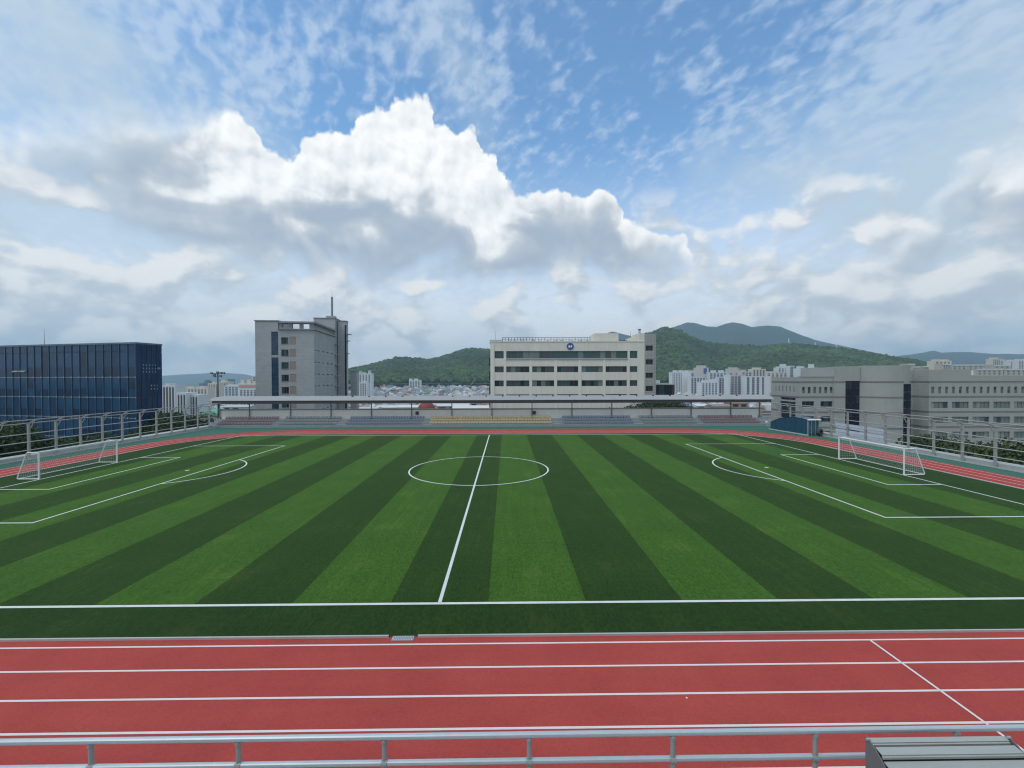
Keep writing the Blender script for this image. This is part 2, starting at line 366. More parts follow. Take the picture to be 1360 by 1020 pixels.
# hills: the ridge of each is surveyed against the sky, its slope runs down towards the camera
def hill(name, ridge, D_ridge, D_base, z_base, mt, label, spur=0.10, na=260, nr=46, seed=1, lumps=0.0):
    ra = [azel(px, py) for px, py in ridge]; aa = np.array([q[0] for q in ra]); ee = np.array([q[1] for q in ra])
    an = np.linspace(aa[0], aa[-1], na); el = np.interp(an, aa, ee)
    el = el + (vnoise(an * 40 + 5, an * 0, seed + 30, 4) - 0.5) * 0.0035 * (1 if lumps else 0.6)
    if lumps: el = el - 0.0048                         # the tree crowns standing on this ridge make up the rest
    ts = np.concatenate([np.linspace(0, 1, nr), [1.06, 1.15, 1.3]])
    A, T = np.meshgrid(an, ts); E = np.tile(el, (len(ts), 1))
    zr = CAM_H + np.tan(E) * D_ridge
    rr = D_base + (D_ridge - D_base) * T
    prof = np.where(T <= 1, T ** 1.12, 1 - (T - 1) * 1.6)
    n = vnoise(A * 16 + 3, T * 2.0 + A * 5, seed, 4) - 0.5
    Z = z_base + (zr - z_base) * prof + n * 2 * spur * np.abs(zr - z_base) * np.clip(np.sin(np.pi * np.clip(T, 0, 1)), 0, 1)
    edge = np.clip((A - an[0]) / 0.02, 0, 1) * np.clip((an[-1] - A) / 0.02, 0, 1)
    Z = z_base - 6 + (Z - z_base + 6) * edge
    X, Y = rr * np.sin(A), rr * np.cos(A)
    nrow, ncol = A.shape
    v = np.stack([X.ravel(), Y.ravel(), Z.ravel()], 1)
    idx = np.arange(nrow * ncol).reshape(nrow, ncol)
    f = np.stack([idx[:-1, :-1].ravel(), idx[:-1, 1:].ravel(), idx[1:, 1:].ravel(), idx[1:, :-1].ravel()], 1)
    me = bpy.data.meshes.new(name); me.from_pydata(v.tolist(), [], f.tolist()); me.update(); me.materials.append(mt)
    me.polygons.foreach_set('use_smooth', [True] * len(me.polygons))
    o = link(name, me); tag(o, label, 'hill', kind='structure')
    return an, ts, X, Y, Z
M['forest_floor'] = mat('forest_floor', (0.030, 0.052, 0.022), 0.95, [(0.02, 0.3), (0.1, 0.3)], (0.12, 1.0, 6.0))
M['far_forest'] = mat('far_forest', (0.030, 0.050, 0.030), 0.95, [(0.004, 0.25), (0.02, 0.35), (0.06, 0.25)], (0.05, 1.0, 14.0))
near_l = [(425, 503), (445, 494), (466, 488.5), (487, 484), (507, 479), (525, 474), (537, 473.5), (550, 474.5), (572, 476), (587, 472.5), (602, 467.5), (615, 464), (622, 462), (640, 462),
          (665, 465), (700, 470), (740, 468), (780, 462), (815, 455), (840, 449), (856, 442), (868, 439), (881, 433), (890, 434.5), (900, 437), (915, 444), (933, 452), (952, 456), (970, 456.5), (995, 458),
          (1016, 458.5), (1034, 456), (1053, 455), (1077, 458.5), (1097, 460.5), (1112, 461), (1135, 464.5), (1160, 469), (1195, 473.5), (1220, 479), (1240, 485), (1262, 493), (1290, 502)]
H1 = hill('hill', near_l, 1700, 980, -4, M['forest_floor'], 'green wooded hill rising behind the cream building and white apartments', 0.20, 320, 60, 3, 1)
mtn = [(780, 500), (795, 452), (808, 441.5), (814, 440), (827, 443.5), (845, 448), (870, 444), (886, 437), (895, 434), (912, 428.3), (922, 429), (937, 433), (952, 434.3), (963, 430), (973, 427.7), (985, 430), (998, 434.7), (1010, 433), (1020, 432.5),
       (1036, 433.8), (1053, 441), (1067, 446), (1081, 451), (1110, 457.7), (1140, 464), (1170, 470), (1200, 477), (1240, 484), (1280, 498)]
hill('mountain', mtn, 4300, 2600, 20, M['far_forest'], 'bluish mountain with three rounded summits behind the green hill', 0.12, 220, 40, 11)
hill('mountain', [(1130, 505), (1160, 485), (1195, 472.5), (1220, 469), (1240, 466), (1250, 469), (1268, 468), (1290, 467.5), (1320, 470), (1360, 470.5), (1420, 474), (1500, 480), (1600, 486), (1700, 497)],
     5600, 3600, 0, M['far_forest'], 'long low blue ridge beyond the tan blocks', 0.08, 140, 24, 17)
hill('mountain', [(-200, 500), (-60, 494), (60, 496), (150, 500), (213, 499), (241, 497.6), (271, 496), (301, 495.3), (323, 496.5), (340, 500), (380, 503), (430, 505)],
     7600, 5600, -60, M['far_forest'], 'faint blue hills on the horizon beyond the distant towers', 0.06, 140, 20, 23)
def forest():
    an, ts, X, Y, Z = H1
    n = 34000
    ia = RNG.random(n) * (X.shape[1] - 1.001); it = RNG.random(n) ** 0.9 * 59.0
    i0, j0 = it.astype(int), ia.astype(int); u, w = ia - j0, it - i0
    def bil(Q): return (Q[i0, j0] * (1 - u) + Q[i0, j0 + 1] * u) * (1 - w) + (Q[i0 + 1, j0] * (1 - u) + Q[i0 + 1, j0 + 1] * u) * w
    C = np.stack([bil(X), bil(Y), bil(Z)], 1)
    keep = (C[:, 2] > -3 + 5 * RNG.random(n)); C = C[keep]; n = len(C)
    phi = (1 + 5 ** 0.5) / 2
    iv = np.array([(-1, phi, 0), (1, phi, 0), (-1, -phi, 0), (1, -phi, 0), (0, -1, phi), (0, 1, phi), (0, -1, -phi), (0, 1, -phi), (phi, 0, -1), (phi, 0, 1), (-phi, 0, -1), (-phi, 0, 1)]) / 1.902
    fc = np.array([(0, 11, 5), (0, 5, 1), (0, 1, 7), (0, 7, 10), (0, 10, 11), (1, 5, 9), (5, 11, 4), (11, 10, 2), (10, 7, 6), (7, 1, 8), (3, 9, 4), (3, 4, 2), (3, 2, 6), (3, 6, 8), (3, 8, 9), (4, 9, 5), (2, 4, 11), (6, 2, 10), (8, 6, 7), (9, 8, 1)])
    rad = 4.2 + 3.6 * RNG.random(n) ** 1.5
    jit = 1 + 0.35 * (RNG.random((n, 12, 1)) - 0.5)
    V = C[:, None, :] + iv[None] * jit * rad[:, None, None] * np.array([1.0, 1.0, 1.0]) + np.array([0, 0, 1.0]) * (rad * 0.55)[:, None, None]
    Fc = fc[None] + (np.arange(n) * 12)[:, None, None]
    me = bpy.data.meshes.new('hillside_forest')
    nv, nf = n * 12, n * 20
    me.vertices.add(nv); me.vertices.foreach_set('co', V.reshape(-1).astype(np.float32))
    me.loops.add(nf * 3); me.loops.foreach_set('vertex_index', Fc.reshape(-1).astype(np.int32))
    me.polygons.add(nf); me.polygons.foreach_set('loop_start', np.arange(0, nf * 3, 3, dtype=np.int32))
    me.update(calc_edges=True); me.validate()
    # each crown keeps its own green
    at_ = me.attributes.new('leaf_tone', 'FLOAT', 'POINT')
    tone = np.repeat(RNG.random(n) * 0.75 + 0.25 * vnoise(C[:, 0] * 0.01 + 50, C[:, 1] * 0.01, 5, 3), 12); at_.data.foreach_set('value', tone.astype(np.float32))
    m_ = bpy.data.materials.new('forest_crowns'); m_.use_nodes = True; N = Nodes(m_.node_tree); b = m_.node_tree.nodes['Principled BSDF']
    a = N.new('ShaderNodeAttribute', attribute_name='leaf_tone'); pos = N.new('ShaderNodeNewGeometry').outputs['Position']
    nz = N.noise(pos, 0.006, 3.0, 0.5, flat=False)
    c = N.mix(a.outputs['Fac'], (0.014, 0.034, 0.016, 1), (0.096, 0.142, 0.048, 1))
    N.l.new(N.vec('SCALE', c, sc=N.lin(nz, 0.28, 0.72, 0.55, 1.35)), b.inputs['Base Color']); b.inputs['Roughness'].default_value = 0.9
    b.inputs['Specular IOR Level'].default_value = 0.15
    me.materials.append(m_)
    tag(link('hillside_forest', me), 'dense summer forest covering the green hill', 'forest', kind='stuff')
forest()

# ------------------------------------------------------------------ terrace, track, pitch
XC, HL, YN, YF = -2.76, 40.09, 18.11, 71.94      # halfway line, half length, near and far touchline
YC = (YN + YF) / 2
o = MB().box(-57, 52.0, -14, 95.5, -11.6, -0.06).build('terrace', M['concrete'])
tag(o, 'raised concrete terrace carrying the sports field', 'terrace', kind='structure')
def rrect(x0, x1, y0, y1, rad, n=14):
    p = []
    for cx, cy, a0 in ((x1 - rad, y1 - rad, 0), (x0 + rad, y1 - rad, 90), (x0 + rad, y0 + rad, 180), (x1 - rad, y0 + rad, 270)):
        for k in range(n + 1): a = R(a0 + 90 * k / n); p.append((cx + rad * math.cos(a), cy + rad * math.sin(a)))
    return p
def sheet(poly, z, name, mt, parent=None, loc=(0, 0, 0)):
    me = bpy.data.meshes.new(name); me.from_pydata([(x, y, z) for x, y in poly], [], [tuple(range(len(poly)))]); me.update(); me.materials.append(mt)
    return link(name, me, parent, loc)
def ring(inner, outer, z, name, mt, parent, h=None):
    n = len(inner); b = MB()
    if h is None:
        i = b.pts([(x, y, z) for x, y in inner] + [(x, y, z) for x, y in outer])
        b.f += [(i + n + k, i + n + (k + 1) % n, i + (k + 1) % n, i + k) for k in range(n)]
    else:
        for k in range(n):
            j = (k + 1) % n
            b.loft([(*inner[k], z), (*outer[k], z), (*outer[k], h), (*inner[k], h)], [(*inner[j], z), (*outer[j], z), (*outer[j], h), (*inner[j], h)])
    return b.build(name, mt, parent)
o = sheet([(-55.4, 4.0), (50.4, 4.0), (50.4, 92.0), (-55.4, 92.0)], -0.055, 'green_surround', M['green_rubber'])
tag(o, 'green rubber strip between the red track and the fences', 'surround', kind='structure')
IN = (-47.35, 42.25, 15.84, 73.45)              # inner edge of the track
def inner_off(d): return rrect(IN[0] - d, IN[1] + d, IN[2] - d, IN[3] + d, 13.0 + d)
trk = sheet(rrect(-51.75, 46.95, 5.2, 80.5, 17.5), -0.045, 'running_track', M['track'])
tag(trk, 'red rubber running track with white lane lines around the pitch', 'track', kind='structure')
for d in (0.46, 1.72, 3.00, 4.22):
    ring(inner_off(d - 0.035), inner_off(d + 0.045), -0.040, 'lane_line', M['paint_track'], trk)
b = MB(); b.quad((-45, 10.26, -0.04), (42, 10.26, -0.04), (42, 10.34, -0.04), (-45, 10.34, -0.04)); b.build('lane_line', M['paint_track'], trk)
b = MB(); b.quad((12.74, 5.4, -0.036), (12.82, 5.4, -0.036), (12.80, 15.36, -0.036), (12.72, 15.36, -0.036)); b.build('start_line', M['paint_track'], trk)
b = MB(); b.prism([(5.18 + 0.03 * math.cos(a), 12.65 + 0.03 * math.sin(a)) for a in np.linspace(0, 6.283, 9)[:-1]], -0.04, -0.035); b.build('paint_spot', M['white'], trk)
kerb_in, kerb_out = inner_off(0.0), inner_off(0.07)
b = MB(); n_ = len(kerb_in)
for k in range(n_):
    p, q = kerb_in[k], kerb_in[(k + 1) % n_]; P_, Q_ = kerb_out[k], kerb_out[(k + 1) % n_]
    segs = [(0, 1)]
    if abs(p[1] - 15.84) < 0.01 and abs(q[1] - 15.84) < 0.01:           # the kerb stops short of the drain grating
        L = q[0] - p[0]; segs = [(0, (-4.22 - p[0]) / L), ((-3.18 - p[0]) / L, 1)]
    for s0, s1 in segs:
        l = lambda A, B, t: (A[0] + (B[0] - A[0]) * t, A[1] + (B[1] - A[1]) * t)
        a0, a1, c0, c1 = l(p, q, s0), l(p, q, s1), l(P_, Q_, s0), l(P_, Q_, s1)
        b.loft([(*a0, -0.05), (*c0, -0.05), (*c0, 0.03), (*a0, 0.03)], [(*a1, -0.05), (*c1, -0.05), (*c1, 0.03), (*a1, 0.03)])
b.build('kerb', M['concrete_light'], trk)
# drain grating
g = empty('drain_grating', (-3.69, 15.735, -0.045)); tag(g, 'rectangular metal drain grating at the edge of the grass', 'drain grating')
b = MB(); b.box(-0.38, 0.38, -0.15, -0.125, 0, 0.03); b.box(-0.38, 0.38, 0.08, 0.105, 0, 0.03); b.box(-0.38, -0.355, -0.125, 0.08, 0, 0.03); b.box(0.355, 0.38, -0.125, 0.08, 0, 0.03); b.build('frame', M['steel_pale'], g)
for k in range(12): MB().box(-0.345 + k * 0.058, -0.315 + k * 0.058, -0.125, 0.08, 0.004, 0.026).build('bar', M['steel_pale'], g)
MB().box(-0.355, 0.355, -0.125, 0.08, 0.0, 0.003).build('pit', M['stand_step'], g)

pitch = sheet(inner_off(-0.005), -0.02, 'football_pitch', M['turf_margin'])
tag(pitch, 'striped artificial turf football pitch with white markings', 'pitch', kind='structure')
xe = [XC - HL] + [XC + 2.0045 * (2 * k + 1) for k in range(-10, 10)] + [XC + HL]
for k in range(len(xe) - 1):
    b = MB(); b.quad((xe[k], YN, -0.014), (xe[k + 1], YN, -0.014), (xe[k + 1], YF, -0.014), (xe[k], YF, -0.014))
    b.build('turf_stripe', M['turf_dark'] if (k % 2 == 0) else M['turf_light'], pitch)
LW = 0.075                                     # half the width of a marking
def mark(name, x0, y0, x1, y1, w=LW):
    d = Vector((x1 - x0, y1 - y0)).normalized() * w; nx, ny = -d.y, d.x
    b = MB(); b.quad((x0 + nx - d.x, y0 + ny - d.y, -0.009), (x0 - nx - d.x, y0 - ny - d.y, -0.009), (x1 - nx + d.x, y1 - ny + d.y, -0.009), (x1 + nx + d.x, y1 + ny + d.y, -0.009))
    return b.build(name, M['paint'], pitch)
def arc(name, cx, cy, r, a0, a1, n=64, z=-0.0085):
    b = MB()
    for k in range(n):
        p, q = a0 + (a1 - a0) * k / n, a0 + (a1 - a0) * (k + 1) / n
        b.quad((cx + (r - LW) * math.cos(p), cy + (r - LW) * math.sin(p), z), (cx + (r + LW) * math.cos(p), cy + (r + LW) * math.sin(p), z),
               (cx + (r + LW) * math.cos(q), cy + (r + LW) * math.sin(q), z), (cx + (r - LW) * math.cos(q), cy + (r - LW) * math.sin(q), z))
    return b.build(name, M['paint'], pitch)
mark('touchline', XC - HL + .16, YN, XC + HL - .16, YN, 0.085); mark('touchline', XC - HL + .16, YF, XC + HL - .16, YF, 0.1)
mark('goal_line', XC - HL, YN, XC - HL, YF); mark('goal_line', XC + HL, YN, XC + HL, YF)
mark('halfway_line', XC, YN + .18, XC, YF - .2)
arc('centre_circle', XC, YC, 6.95, 0, 2 * math.pi, 96, -0.0065)
b = MB(); b.prism([(XC + 0.13 * math.cos(a), YC + 0.13 * math.sin(a)) for a in np.linspace(0, 6.283, 13)[:-1]], -0.008, -0.0045); b.build('centre_spot', M['paint'], pitch)
for s in (-1, 1):
    xg = XC + s * HL
    for dep, hw, nm in ((12.47, 16.25, 'penalty_area_line'), (4.63, 7.47, 'goal_area_line')):
        xf = xg - s * dep
        mark(nm, xf, YC - hw, xf, YC + hw)
        for q in (-1, 1): mark(nm, xg - s * 0.16, YC + q * hw, xf + s * 0.16, YC + q * hw)
    xm = xg - s * 10.75
    xa = xg - s * 8.6; a = math.acos(3.87 / 6.98)
    if s < 0: arc('penalty_arc', xa, YC, 6.98, -a, a, 40, -0.0055)
    else: arc('penalty_arc', xa, YC, 6.98, math.pi - a, math.pi + a, 40, -0.0055)
    b = MB(); b.prism([(xm + 0.2 * math.cos(t), YC + 0.2 * math.sin(t)) for t in np.linspace(0, 6.283, 13)[:-1]], -0.012, -0.005); b.build('penalty_spot', M['paint'], pitch)

# ------------------------------------------------------------------ goals
M['net'] = mat('net_cord', (0.55, 0.57, 0.56), 0.8)
def goal(x, s, label):
    """s = +1: net runs out towards +x"""
    Y0, Y1, Hh, dt, db = 41.22, 49.4, 2.47, 1.1, 2.0
    g = empty('football_goal', (x, (Y0 + Y1) / 2, -0.009)); w = (Y1 - Y0) / 2
    tag(g, label, 'goal', 'football goals')
    for q in (-1, 1):
        MB().tube((0, q * w, 0), (0, q * w, Hh + .06), 0.075, 10).build('post', M['white'], g, smooth=False)
    MB().tube((0, -w + .05, Hh), (0, w - .05, Hh), 0.085, 10).build('crossbar', M['white'], g)
    for q in (-1, 1):
        b = MB(); b.path([(s * .05, q * w, Hh), (s * (dt - .12), q * w, Hh), (s * dt, q * w, Hh - .06), (s * (db - .03), q * w, .16), (s * (db - .1), q * w, .05), (s * .05, q * w, .045)], 0.05, 8)
        b.build('side_frame', M['white'], g)
    MB().tube((s * (db - .08), -w, .05), (s * (db - .08), w, .05), 0.045, 8).build('base_bar', M['white'], g)
    b = MB(); r = 0.006; stp = 0.20
    def prof(t):                                       # along top bar and back slope, 0..1
        L1, L2 = dt, math.hypot(db - dt, Hh); d = t * (L1 + L2)
        return (d, Hh) if d <= L1 else (dt + (db - dt) * (d - L1) / L2, Hh * (1 - (d - L1) / L2))
    ny = int(2 * w / stp)
    for k in range(ny + 1):
        yy = -w + 2 * w * k / ny
        b.path([(s * prof(t)[0], yy, prof(t)[1] - .02) for t in (0, dt / (dt + math.hypot(db - dt, Hh)), 1)], r, 3)
    for k in range(1, 18):
        p = prof(k / 18); b.tube((s * p[0], -w, p[1] - .02), (s * p[0], w, p[1] - .02), r, 3)
    for q in (-1, 1):
        for k in range(1, 12):
            z = Hh * k / 12; xb = dt + (db - dt) * (1 - z / Hh); b.tube((0, q * w, z), (s * xb, q * w, z), r, 3)
        for k in range(1, 10):
            xx = db * k / 10; zt = Hh if xx <= dt else Hh * (1 - (xx - dt) / (db - dt)); b.tube((s * xx, q * w, 0.03), (s * xx, q * w, zt), r, 3)
    n = b.build('net', M['net'], g); n['kind'] = 'stuff'
goal(XC - HL, -1, 'white football goal in front of the fence below the blue glass building')
goal(XC + HL, 1, 'white football goal in front of the fence below the grey school wing')

M['rail_grey'] = mat('fence_rail', (0.46, 0.48, 0.48), 0.45, [(4.0, 0.12)], metal=0.2)
# small green pop-up goal lying by the goal area
M['green_net'] = mat('green_net', (0.03, 0.22, 0.13), 0.6)
g = empty('popup_goal', (32.15, 52.9, -0.01), R(-25)); tag(g, 'small green pop-up training goal at the corner of the goal area', 'training goal')
b = MB(); arcp = [(0.62 * math.cos(t), -0.05, 1.02 * math.sin(t)) for t in np.linspace(0, math.pi, 11)]; b.path(arcp, 0.022, 6); b.path([(-.62, -.05, .02), (.62, -.05, .02)], 0.022, 6); b.build('front_hoop', M['green_net'], g)
b = MB(); b.path([(0.5 * math.cos(t), 0.75, 0.02 + 0.45 * math.sin(t)) for t in np.linspace(0, math.pi, 9)], 0.018, 6); b.build('rear_hoop', M['green_net'], g)
b = MB()
for k in range(11):
    t = math.pi * k / 10; b.tube((0.62 * math.cos(t), -.05, 1.02 * math.sin(t)), (0.5 * math.cos(t), .75, .02 + .45 * math.sin(t)), 0.007, 4)
for k in range(1, 7):
    u = k / 7; b.path([((0.62 - .12 * u) * math.cos(t), -.05 + .8 * u, .02 * u + (1.02 - .57 * u) * math.sin(t)) for t in np.linspace(0, math.pi, 9)], 0.006, 4)
n = b.build('net', M['green_net'], g); n['kind'] = 'stuff'

# ------------------------------------------------------------------ side fences, kerbs and ledges
def side_fence(x, s, ys, label, ledge_label):
    """s = -1: arms lean towards -x (fence on the right)"""
    g = empty('perimeter_fence', (x, ys[0], -0.05)); tag(g, label, 'fence')
    Hp, span = 4.1, ys[-1] - ys[0]
    for y in ys:
        p = MB().box(-.10, .10, -.10, .10, 0.12, Hp).build('post', M['steel'], g, (0, y - ys[0], 0))
        MB().box(-.16, .16, -.16, .16, 0.0, 0.12).build('base_plate', M['steel'], p)
        b = MB()
        b.path([(0, 0, Hp - .04), (s * .45, 0, Hp + .26), (s * 1.15, 0, Hp + .5)], 0.07, 6)
        b.path([(0, 0, Hp - .75), (s * .35, 0, Hp - .35), (s * .62, 0, Hp + .22)], 0.05, 6)
        b.build('arm', M['steel'], p)
    for z in (1.05, 2.0, 2.95):
        MB().tube((s * .1, -1.5, z), (s * .1, span + 1.5, z), 0.05, 8).build('rail', M['rail_grey'], g)
    for xx, z in ((s * .02, Hp + .05), (s * 1.15, Hp + .52)):
        MB().tube((xx, -1.5, z), (xx, span + 1.5, z), 0.06, 8).build('top_rail', M['steel'], g)
    q = -s
    lg = empty('parapet', (x, ys[0], -0.06)); tag(lg, ledge_label, 'parapet')
    b = MB(); b.box(*sorted((q * .18, q * 1.55)), -6, span + 4.5, 0, .42); b.build('ledge', M['concrete_light'], lg)
    b = MB(); b.box(*sorted((-q * .42, -q * .30)), -6, span + 4.5, 0.0, .11); b.build('kerb_strip', M['concrete_light'], lg)
side_fence(50.05, -1, [44.83 + 3.29 * k for k in range(-2, 12)], 'galvanised fence with leaning top arms beside the blue dugout shelter',
           'pale concrete ledge under the fence by the grey school wing')
side_fence(-55.2, 1, [52.03 + 3.13 * k for k in range(-3, 11)], 'galvanised fence with leaning top arms below the blue glass building',
           'pale concrete ledge under the fence by the dark trees')
# cloth banner tied to the rails
M['banner'] = mat('banner_cloth', (0.62, 0.68, 0.80), 0.7, [((0.3, 0.55, 0.9), 0.22)])
g = empty('banner', (50.2, 62.8, 0.0)); tag(g, 'faded white and blue banner in two strips tied to the fence', 'banner')
def wavy(z0, z1):
    b = MB(); n = 14
    for k in range(n):
        y0, y1 = -4.3 + 8.6 * k / n, -4.3 + 8.6 * (k + 1) / n
        f_ = lambda y: .05 * math.sin(y * 2.1 + z0)
        b.loft([(f_(y0), y0, z0), (f_(y0) + .02, y0, z0), (f_(y0) + .02, y0, z1), (f_(y0), y0, z1)], [(f_(y1), y1, z0), (f_(y1) + .02, y1, z0), (f_(y1) + .02, y1, z1), (f_(y1), y1, z1)])
    return b
wavy(1.55, 2.3).build('strip', M['banner'], g); wavy(0.65, 1.4).build('strip', M['banner'], g)

# ------------------------------------------------------------------ spectator stand across the far side
def stand():
    g = empty('spectator_stand', (-2.7, 84.2, -0.06)); tag(g, 'long low spectator stand with coloured seats under a pale metal canopy', 'stand')
    X0, X1 = -56.6 + 2.7, 51.4 + 2.7; Y = lambda v: v - 84.2
    MB().box(X0, X1, Y(84.2), Y(91), 0, .46).build('step', M['stand_step'], g)
    MB().box(X0, X1, Y(85.5), Y(91), .46, .86).build('step', M['stand_step'], g)
    MB().box(X0, X1, Y(86.8), Y(91), .86, 1.26).build('step', M['stand_step'], g)
    px = [-56.29, -50.46] + [-42.45 + 7.92 * k for k in range(12)] + [50.47]
    for k in range(len(px) - 1):
        MB().box(px[k] + 2.7 + .012, px[k + 1] + 2.7 - .012, Y(88.15), Y(88.35), 1.26, 3.02).build('wall_panel', M['wall_panel'], g)
    MB().box(X0, X1, Y(88.05), Y(88.45), 3.02, 3.26).build('cap_rail', M['steel_dark'], g)
    MB().box(X0, X1, Y(88.03), Y(88.07), 3.14, 3.27).build('cap_strip', M['steel'], g)
    for x in px:
        x += 2.7
        p = MB().box(x - .09, x + .09, Y(87.9), Y(88.04), 1.26, 4.9).build('post', M['steel_dark'], g)
        b = MB(); b.loft([(x - .26, Y(87.75), 1.262), (x + .26, Y(87.75), 1.262), (x + .1, Y(87.85), 1.75), (x - .1, Y(87.85), 1.75)], [(x - .26, Y(88.13), 1.262), (x + .26, Y(88.13), 1.262), (x + .1, Y(88.13), 1.75), (x - .1, Y(88.13), 1.75)])
        b.build('base_gusset', M['steel_dark'], p)
        b = MB(); b.path([(x, Y(86.7), 4.9), (x, Y(88.0), 4.95), (x, Y(91.8), 5.45)], .09, 6); b.build('rafter', M['steel_dark'], p)
    # canopy sheet with rolled front edge
    prof = [(92.0, 5.66), (90.0, 5.68), (88.2, 5.59), (87.3, 5.42), (86.75, 5.2), (86.5, 5.0)]
    xa, xb = -57.3 + 2.7, 52.5 + 2.7; nseg = 14
    for k in range(nseg):
        u0, u1 = xa + (xb - xa) * k / nseg, xa + (xb - xa) * (k + 1) / nseg - .03
        lo = [(y, z - .06) for y, z in prof]; poly = prof + lo[::-1]
        MB().loft([(u0, Y(y), z) for y, z in poly], [(u1, Y(y), z) for y, z in poly]).build('canopy_sheet', M['canopy'], g)
    MB().box(xa + .5, xb - .5, Y(86.6), Y(86.95), 4.36, 4.96).build('shaded_fascia', M['dark'], g)  # dark strip under the canopy edge, the fascia's shade put into its colour
    for x0 in np.arange(468, 980, 22.2):
        if 540 < x0 < 590 or 760 < x0 < 775: continue
        x = at(x0, 527, 88.3).x + 2.7
        MB().box(x - .13, x + .13, Y(88.2), Y(88.55), 5.57, 5.79).build('roof_clip', M['dark'], g)
    for x0 in (554, 709.5):
        x = at(x0, 548, 88).x + 2.7
        MB().box(x - .3, x + .3, Y(87.85), Y(88.14), 2.05, 2.7).build('loudspeaker', M['dark'], g)
    # rows of shell seats, block by block
    blocks = [(-54.8, -44.2, 'seat_mauve'), (-43.2, -31.8, 'seat_grey'), (-30.6, -15.6, 'seat_blue'), (-14.7, 8.9, 'seat_yellow'), (10.9, 24.9, 'seat_blue'), (26.2, 36.6, 'seat_grey'), (37.8, 49.2, 'seat_mauve')]
    for a, c, mt in blocks:
        for yy, z in ((84.55, .46), (85.85, .86), (87.1, 1.26)):
            b = MB(); n = int((c - a) / .52)
            for k in range(n):
                x = a + 2.7 + .52 * (k + .5)
                b.box(x - .215, x + .215, Y(yy), Y(yy + .4), z + .18, z + .26)
                b.loft([(x - .215, Y(yy + .36), z + .26), (x + .215, Y(yy + .36), z + .26), (x + .215, Y(yy + .42), z + .26), (x - .215, Y(yy + .42), z + .26)],
                       [(x - .2, Y(yy + .46), z + .55), (x + .2, Y(yy + .46), z + .55), (x + .2, Y(yy + .5), z + .55), (x - .2, Y(yy + .5), z + .55)])
                b.box(x - .04, x + .04, Y(yy + .1), Y(yy + .3), z, z + .18)
            r = b.build('seat_row', M[mt], g); r['kind'] = 'stuff'
stand()
def globe(x, y, z, label):
    b = MB(); n, m_ = 10, 6; r = .2
    rows = [[(r * math.sin(math.pi * j / m_) * math.cos(2 * math.pi * k / n), r * math.sin(math.pi * j / m_) * math.sin(2 * math.pi * k / n), r - r * math.cos(math.pi * j / m_)) for k in range(n)] for j in range(m_ + 1)]
    for j in range(m_):
        for k in range(n): b.quad(rows[j][k], rows[j][(k + 1) % n], rows[j + 1][(k + 1) % n], rows[j + 1][k])
    o = b.build('football', M['white'], None, (x, y, z), smooth=True); tag(o, label, 'ball')
globe(-56.0, 84.75, .40, 'white ball resting on the stand step below the grey glazed towers')
globe(49.95, 84.75, .40, 'white ball resting on the stand step next to the blue shelter')

